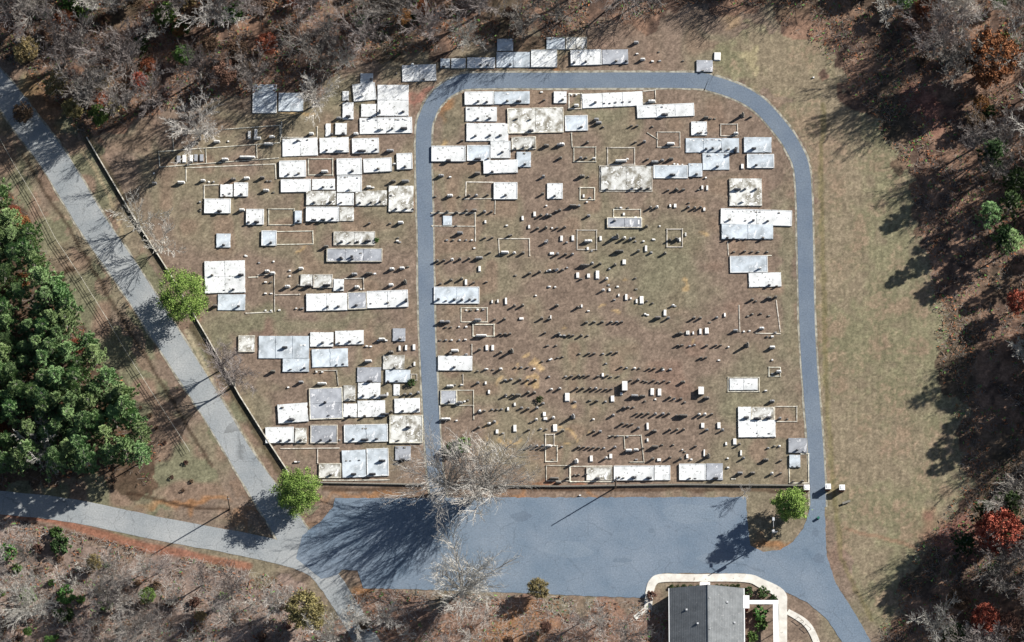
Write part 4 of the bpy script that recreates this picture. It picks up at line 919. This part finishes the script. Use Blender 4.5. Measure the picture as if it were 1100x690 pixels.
for (x, y, s, k, lb) in ((345, 72, .95, 2, 'bare tree at the wood edge above the shaded left slabs'), (392, 48, .95, 0, 'bare tree at the wood edge above the topmost left slabs'), (462, 40, .9, 1, 'bare tree at the wood edge above the lane corner slab'), (560, 34, .85, 3, 'bare tree at the wood edge above the slabs over the lane'), (598, 22, .8, 0, 'rightmost bare tree above the slabs over the lane'), (270, 92, 1.0, 3, 'bare tree left of the two shaded slabs'), (165, 112, .95, 1, 'bare tree casting long shadows past the boundary wall end'), (425, 22, 1.0, 2, 'bare tree in the wood high above the left slabs'), (515, 16, .95, 0, 'bare tree in the wood high above the lane')):
    put('bare_tree', BARE[k], x, y, s, lb, 'tree', None)
# woods
def scatter(poly, n, mind, seed, taken=None):
    r = random.Random(seed); xs_ = [p[0] for p in poly]; ys_ = [p[1] for p in poly]; out = list(taken or []); base_n = len(out); tries = 0
    while len(out)-base_n < n and tries < 20000:
        tries += 1; x = r.uniform(min(xs_), max(xs_)); y = r.uniform(min(ys_), max(ys_))
        if not inpoly(np.array([x]), np.array([y]), poly)[0]: continue
        if any((x-a)**2+(y-b_)**2 < mind*mind for a, b_ in out): continue
        out.append((x, y))
    return out[base_n:]
def where(px, py):
    if py > 540 and px < 390: return 'scrub below the lower left road'
    if py > 600 and px < 720: return 'bank below the parking lot'
    if px > 820:
        return 'upper right wood' if py < 140 else 'right wood beside the field' if py < 380 else 'shaded lower right wood' if py < 540 else 'bottom right wood'
    if px < 140: return 'wood above the left road' if py < 60 else 'wood edge beside the upper left road'
    if px < 300 and py < 50: return 'deep wood above the brown plots'
    return 'wood above the left road' if px < 140 else 'wood above the brown plots' if px < 300 else 'wood above the upper left graves' if px < 460 else 'wood above the lane'
def wood(poly, n, mind, seed, mix, smin, smax):
    r = random.Random(seed+100)
    for (x, y) in scatter(poly, n, mind, seed):
        k = r.choices([m[0] for m in mix], [m[1] for m in mix])[0]; s = r.uniform(smin, smax); wh = where(x, y)
        if k == 'bare': put('bare_tree', r.choice(BARE), x, y, s, 'grey-brown bare tree in the '+wh, 'tree', 'bare trees in the '+wh, r=r)
        elif k == 'pale': put('bare_tree', r.choice(PALE), x, y, s*.9, 'silvery bare tree in the '+wh, 'tree', 'silvery bare trees in the '+wh, r=r)
        elif k == 'sap': put('sapling', r.choice(SAP), x, y, s, 'thin bare sapling in the '+wh, 'sapling', 'saplings in the '+wh, r=r)
        elif k == 'pine': put('pine_tree', r.choice(PINE), x, y, s, 'green pine in the '+wh, 'pine tree', 'pines in the '+wh, parts=TC, r=r)
        elif k == 'dpine': put('pine_tree', r.choice(DPINE), x, y, s, 'dark tall pine in the '+wh, 'pine tree', 'dark pines in the '+wh, parts=TC, r=r)
        else:
            col = {'rust': 'rusty leafed', 'red': 'red leafed', 'gold': 'golden leafed', 'green': 'small green', 'brown': 'brown leafed', 'dark': 'dark evergreen'}[k]
            put('leafy_tree', r.choice(LEAFY[k]), x, y, s*r.uniform(.5, .95), col+' tree in the '+wh, 'tree', col+' trees in the '+wh, parts=TC, r=r)
TOPW = [(-60, -70), (880, -70), (850, -4), (760, -12), (690, 2), (640, 2), (600, 14), (540, 22), (450, 34), (380, 42), (330, 66), (270, 84), (200, 104), (140, 118), (104, 132), (72, 96), (40, 66), (20, 30), (-60, -10)]
wood(TOPW, 128, 20, 3, [('bare', 9), ('pale', 1.2), ('brown', 5), ('rust', 2.5), ('green', 2.6), ('gold', 1.4), ('sap', 2)], .7, 1.05)
RW = [(880, -70), (1180, -70), (1180, 330), (1190, 540), (1180, 760), (960, 760), (985, 700), (1010, 655), (1050, 620), (1062, 550), (1100, 500), (1106, 400), (1085, 330), (1060, 270), (1058, 200), (1045, 160), (1025, 120), (990, 70), (950, 20)]
wood(RW, 112, 18.5, 4, [('bare', 9), ('pale', 2.5), ('brown', 2), ('rust', 1.6), ('red', .5), ('green', 1.4), ('dark', 1.5), ('sap', 1)], .85, 1.2)
wood([(1095, 335), (1190, 320), (1190, 480), (1108, 450)], 15, 18, 5, [('dpine', 1)], 1.0, 1.25)
wood([(1075, 250), (1150, 215), (1150, 280), (1075, 290)], 3, 20, 6, [('dpine', 1)], .85, 1.0)
wood([(1050, 175), (1085, 160), (1100, 225), (1070, 235)], 3, 18, 14, [('dpine', 1)], 1.0, 1.2)
wood([(1062, 545), (1110, 560), (1100, 640), (1030, 600)], 4, 18, 7, [('dpine', 1), ('dark', 1)], .8, .95)
wood([(890, -60), (1000, -60), (990, 6), (880, -25)], 6, 20, 8, [('dpine', 1)], .5, .7)
wood([(0, 590), (90, 600), (200, 620), (300, 650), (320, 760), (-30, 760), (-30, 585)], 78, 14, 9, [('bare', 4), ('pale', 3), ('sap', 8), ('green', 2), ('brown', .7), ('gold', .7)], .45, .8)
wood([(390, 660), (560, 665), (680, 668), (690, 760), (390, 760)], 26, 16, 10, [('sap', 5), ('bare', 2), ('brown', 1)], .45, .75)
wood([(-60, 100), (-5, 130), (10, 190), (-60, 170)], 6, 18, 12, [('bare', 2), ('brown', 1)], .6, .8)
r = random.Random(5)
PW = [(-70, 190), (6, 206), (22, 230), (45, 280), (70, 320), (92, 368), (108, 400), (130, 430), (160, 472), (158, 500), (90, 508), (-70, 508)]
pp = scatter(PW, 150, 12.5, 21, [(46, 492)])
for (x, y) in pp:
    edge = 'edge' if x > 40+(y-230)*.3 else 'depths'
    band = 'topmost' if y < 250 else 'upper' if y < 310 else 'middle' if y < 370 else 'lower' if y < 435 else 'bottom'
    if r.random() < .07: put('leafy_tree', r.choice(LEAFY['rust']), x, y, .6, 'rusty leafed tree among the pines of the '+band+' stand', 'tree', 'rusty trees among the pines', parts=TC, r=r)
    else: put('pine_tree', r.choice(PINE), x, y, r.uniform(.85, 1.1), 'green pine in the '+edge+' of the '+band+' left stand', 'pine tree', 'pines of the left stand, '+band+' '+edge, parts=TC, r=r)
# shrubs about the building and graves
def bush(px, py, s, k, lb, g=None):
    o = mesh_obj('shrub', rnd.choice(BUSH[k])); o.location = P(px, py); o.scale = (s, s, s*rnd.uniform(.8, 1.1)); o.rotation_euler.z = rnd.uniform(0, 6); tag(o, lb, 'shrub', g); WOODS.append((o, lb, px))
for i, x in enumerate((722, 728, 735, 742, 749)): bush(x, 631, .5, 'dark', ONES[i+1]+' dark shrub from the left along the front, left of the porch', 'shrubs along the front of the building')
for i, x in enumerate((770, 775, 781, 787, 793)): bush(x, 630.5, .5, 'dark', ONES[i+1]+' dark shrub right of the porch along the front', 'shrubs along the front of the building')
for (x, y, s, lb) in ((804, 637, 1.1, 'dark round shrub at the upper right corner of the building'), (819, 637, 1.2, 'dark round shrub inside the bend of the sidewalk'), (831, 643, .7, 'small dark shrub above the covered walkway corner'), (815, 660, 1.5, 'large green shrub in the court under the covered walkway'), (817, 672, 1.3, 'green shrub in the middle of the court'), (808, 686, 1.1, 'green shrub at the foot of the court beside the wall')):
    bush(x, y, s, 'dark' if y < 650 else 'green', lb)
bush(497, 478, 1.7, 'green', 'rounded green shrub beside the lane mouth above the bare trees'); bush(484, 483, 1.5, 'dark', 'dark shrub at the right edge of the lane mouth')
bush(443, 412, .8, 'dark', 'small dark shrub on the slab corner by the left lane'); bush(580, 429, .7, 'dark', 'tiny dark shrub in the lawn of the lower loop'); bush(700, 640, 1.0, 'brown', 'brown shrub at the left bend of the sidewalk')
bush(405, 258, .5, 'green', 'tiny green shrub on the edge of a mottled left slab')
for (x, y, s, k, lb) in ((10, 594, 1.8, 'green', 'green shrub at the left edge below the lower road'), (67, 588, 1.9, 'dark', 'dark green shrub just below the lower left road'), (70, 640, 1.9, 'green', 'bright green shrub in the middle of the lower left scrub'), (30, 644, 1.8, 'green', 'green shrub left of the bright one in the scrub'), (69, 662, 1.7, 'dark', 'dark shrub below the bright green one in the scrub'), (113, 650, 1.4, 'green', 'lone green shrub right of the pair in the scrub'), (62, 574, 1.3, 'green', 'green shrub touching the lower left road verge'), (88, 12, 2.0, 'green', 'green shrub near the top left edge'), (178, 18, 2.2, 'green', 'broad green shrub at the top in the left wood'), (196, 32, 1.9, 'green', 'green shrub below the broad one in the left wood'), (250, 15, 2.0, 'green', 'green shrub at the top above the brown plots'), (152, 48, 1.7, 'dark', 'dark shrub in the middle of the left wood'), (385, 24, 1.4, 'green', 'small green shrub above the upper left slabs')):
    bush(x, y, s, k, lb)
rb = random.Random(77)
for (x, y) in scatter(TOPW, 46, 22, 31): k = rb.choice(('green', 'brown', 'dark', 'brown', 'gold')); bush(x, y, rb.uniform(.9, 1.8), k, {'green': 'green', 'brown': 'brown', 'dark': 'dark', 'gold': 'golden'}[k]+' shrub in the '+where(x, y), 'shrubs in the '+where(x, y))
for (x, y) in scatter(RW, 26, 24, 32): k = rb.choice(('green', 'brown', 'dark', 'brown')); bush(x, y, rb.uniform(.9, 1.6), k, {'green': 'green', 'brown': 'brown', 'dark': 'dark evergreen'}[k]+' shrub under the trees in the '+where(x, y), 'shrubs in the '+where(x, y))
for (x, y) in scatter([(0, 580), (90, 600), (300, 640), (320, 690), (0, 690)], 30, 20, 33): k = rb.choice(('green', 'brown', 'brown', 'brown')); bush(x, y, rb.uniform(.6, 1.2), k, k+' shrub in the '+where(x, y), 'shrubs in the '+where(x, y))
for (x, y) in scatter([(130, 400), (165, 450), (220, 520), (190, 530), (165, 500)], 9, 12, 34): bush(x, y, rb.uniform(.3, .55), 'brown', 'low brown shrub on the bank between pines and left road', 'shrubs on the roadside bank')

byl = {}
for (t, lb, px) in WOODS: byl.setdefault(lb, []).append((px, t))
for lb, its in byl.items():
    if len(its) > 1:
        its.sort(key=lambda q: q[0])
        for i, (px, t) in enumerate(its):
            if i < 29: t['label'] = lb+', '+ONES[i+1]+' from left'
            else: t['label'] = lb+', '+ONES[len(its)-i]+' from right'

# ------------------------------------------------------------------ undergrowth: twigs and leaf drifts nobody could count
def undergrowth(name, zones, seed, m_list):
    r = np.random.RandomState(seed)
    for mname, frac, size in m_list:
        mb_v = []; mb_f = []
        for poly, cnt in zones:
            xs_ = [p[0] for p in poly]; ys_ = [p[1] for p in poly]
            n_ = int(cnt*frac); X = r.uniform(max(-30, min(xs_)), min(1130, max(xs_)), n_*3); Y = r.uniform(max(-25, min(ys_)), min(720, max(ys_)), n_*3)
            ok = inpoly(X, Y, poly) & (vnoise(X, Y, 12, seed) > .35); X = X[ok][:n_]; Y = Y[ok][:n_]
            for x, y in zip(X, Y):
                p = P(x, y, r.uniform(.03, .5)); a = r.uniform(0, 6.28); L = size*r.uniform(.5, 1.5); wd = L*r.uniform(.15, .5) if 'twig' not in mname else .04
                L = L*4 if 'twig' in mname else L
                u = Vector((math.cos(a), math.sin(a), r.uniform(-.5, .7)))*L/2; v = Vector((-math.sin(a), math.cos(a), r.uniform(-.3, .3)))*wd/2
                k = len(mb_v); mb_v += [tuple(p-u-v), tuple(p+u-v), tuple(p+u+v), tuple(p-u+v)]; mb_f.append((k, k+1, k+2, k+3))
        me = bpy.data.meshes.new(name); me.from_pydata(mb_v, [], mb_f); me.materials.append(M[mname])
        tag(mesh_obj(name, me), {'paletwig': 'pale dry stems tangled over the scrubland', 'twig': 'fallen twigs strewn over the woodland floor', 'brown': 'brown leaf litter under the trees', 'rust': 'rusty leaf litter under the trees', 'green': 'low green growth under the trees'}[mname], 'undergrowth', kind='stuff')
ZB = [(Z_TOP, 9000), (Z_RIGHT, 9000), (Z_SCRUB, 3000), (Z_LOW, 1500), (Z_PINE, 1500)]
undergrowth('undergrowth', ZB, 3, [('twig', .7, .35), ('brown', .8, .45), ('rust', .35, .4), ('green', .15, .45)])
undergrowth('undergrowth', [(Z_SCRUB, 5000), (Z_LOW, 3000)], 9, [('paletwig', .9, .3)])
print('STONES', nst, 'SLABS', len(SLABS), 'LEDG', len(LEDG), 'FOOT', len(FOOT), 'TREES', NT, {k: sum(len(v) for kk, v in REG.items() if kk[0] == k) for k in GROUPS})
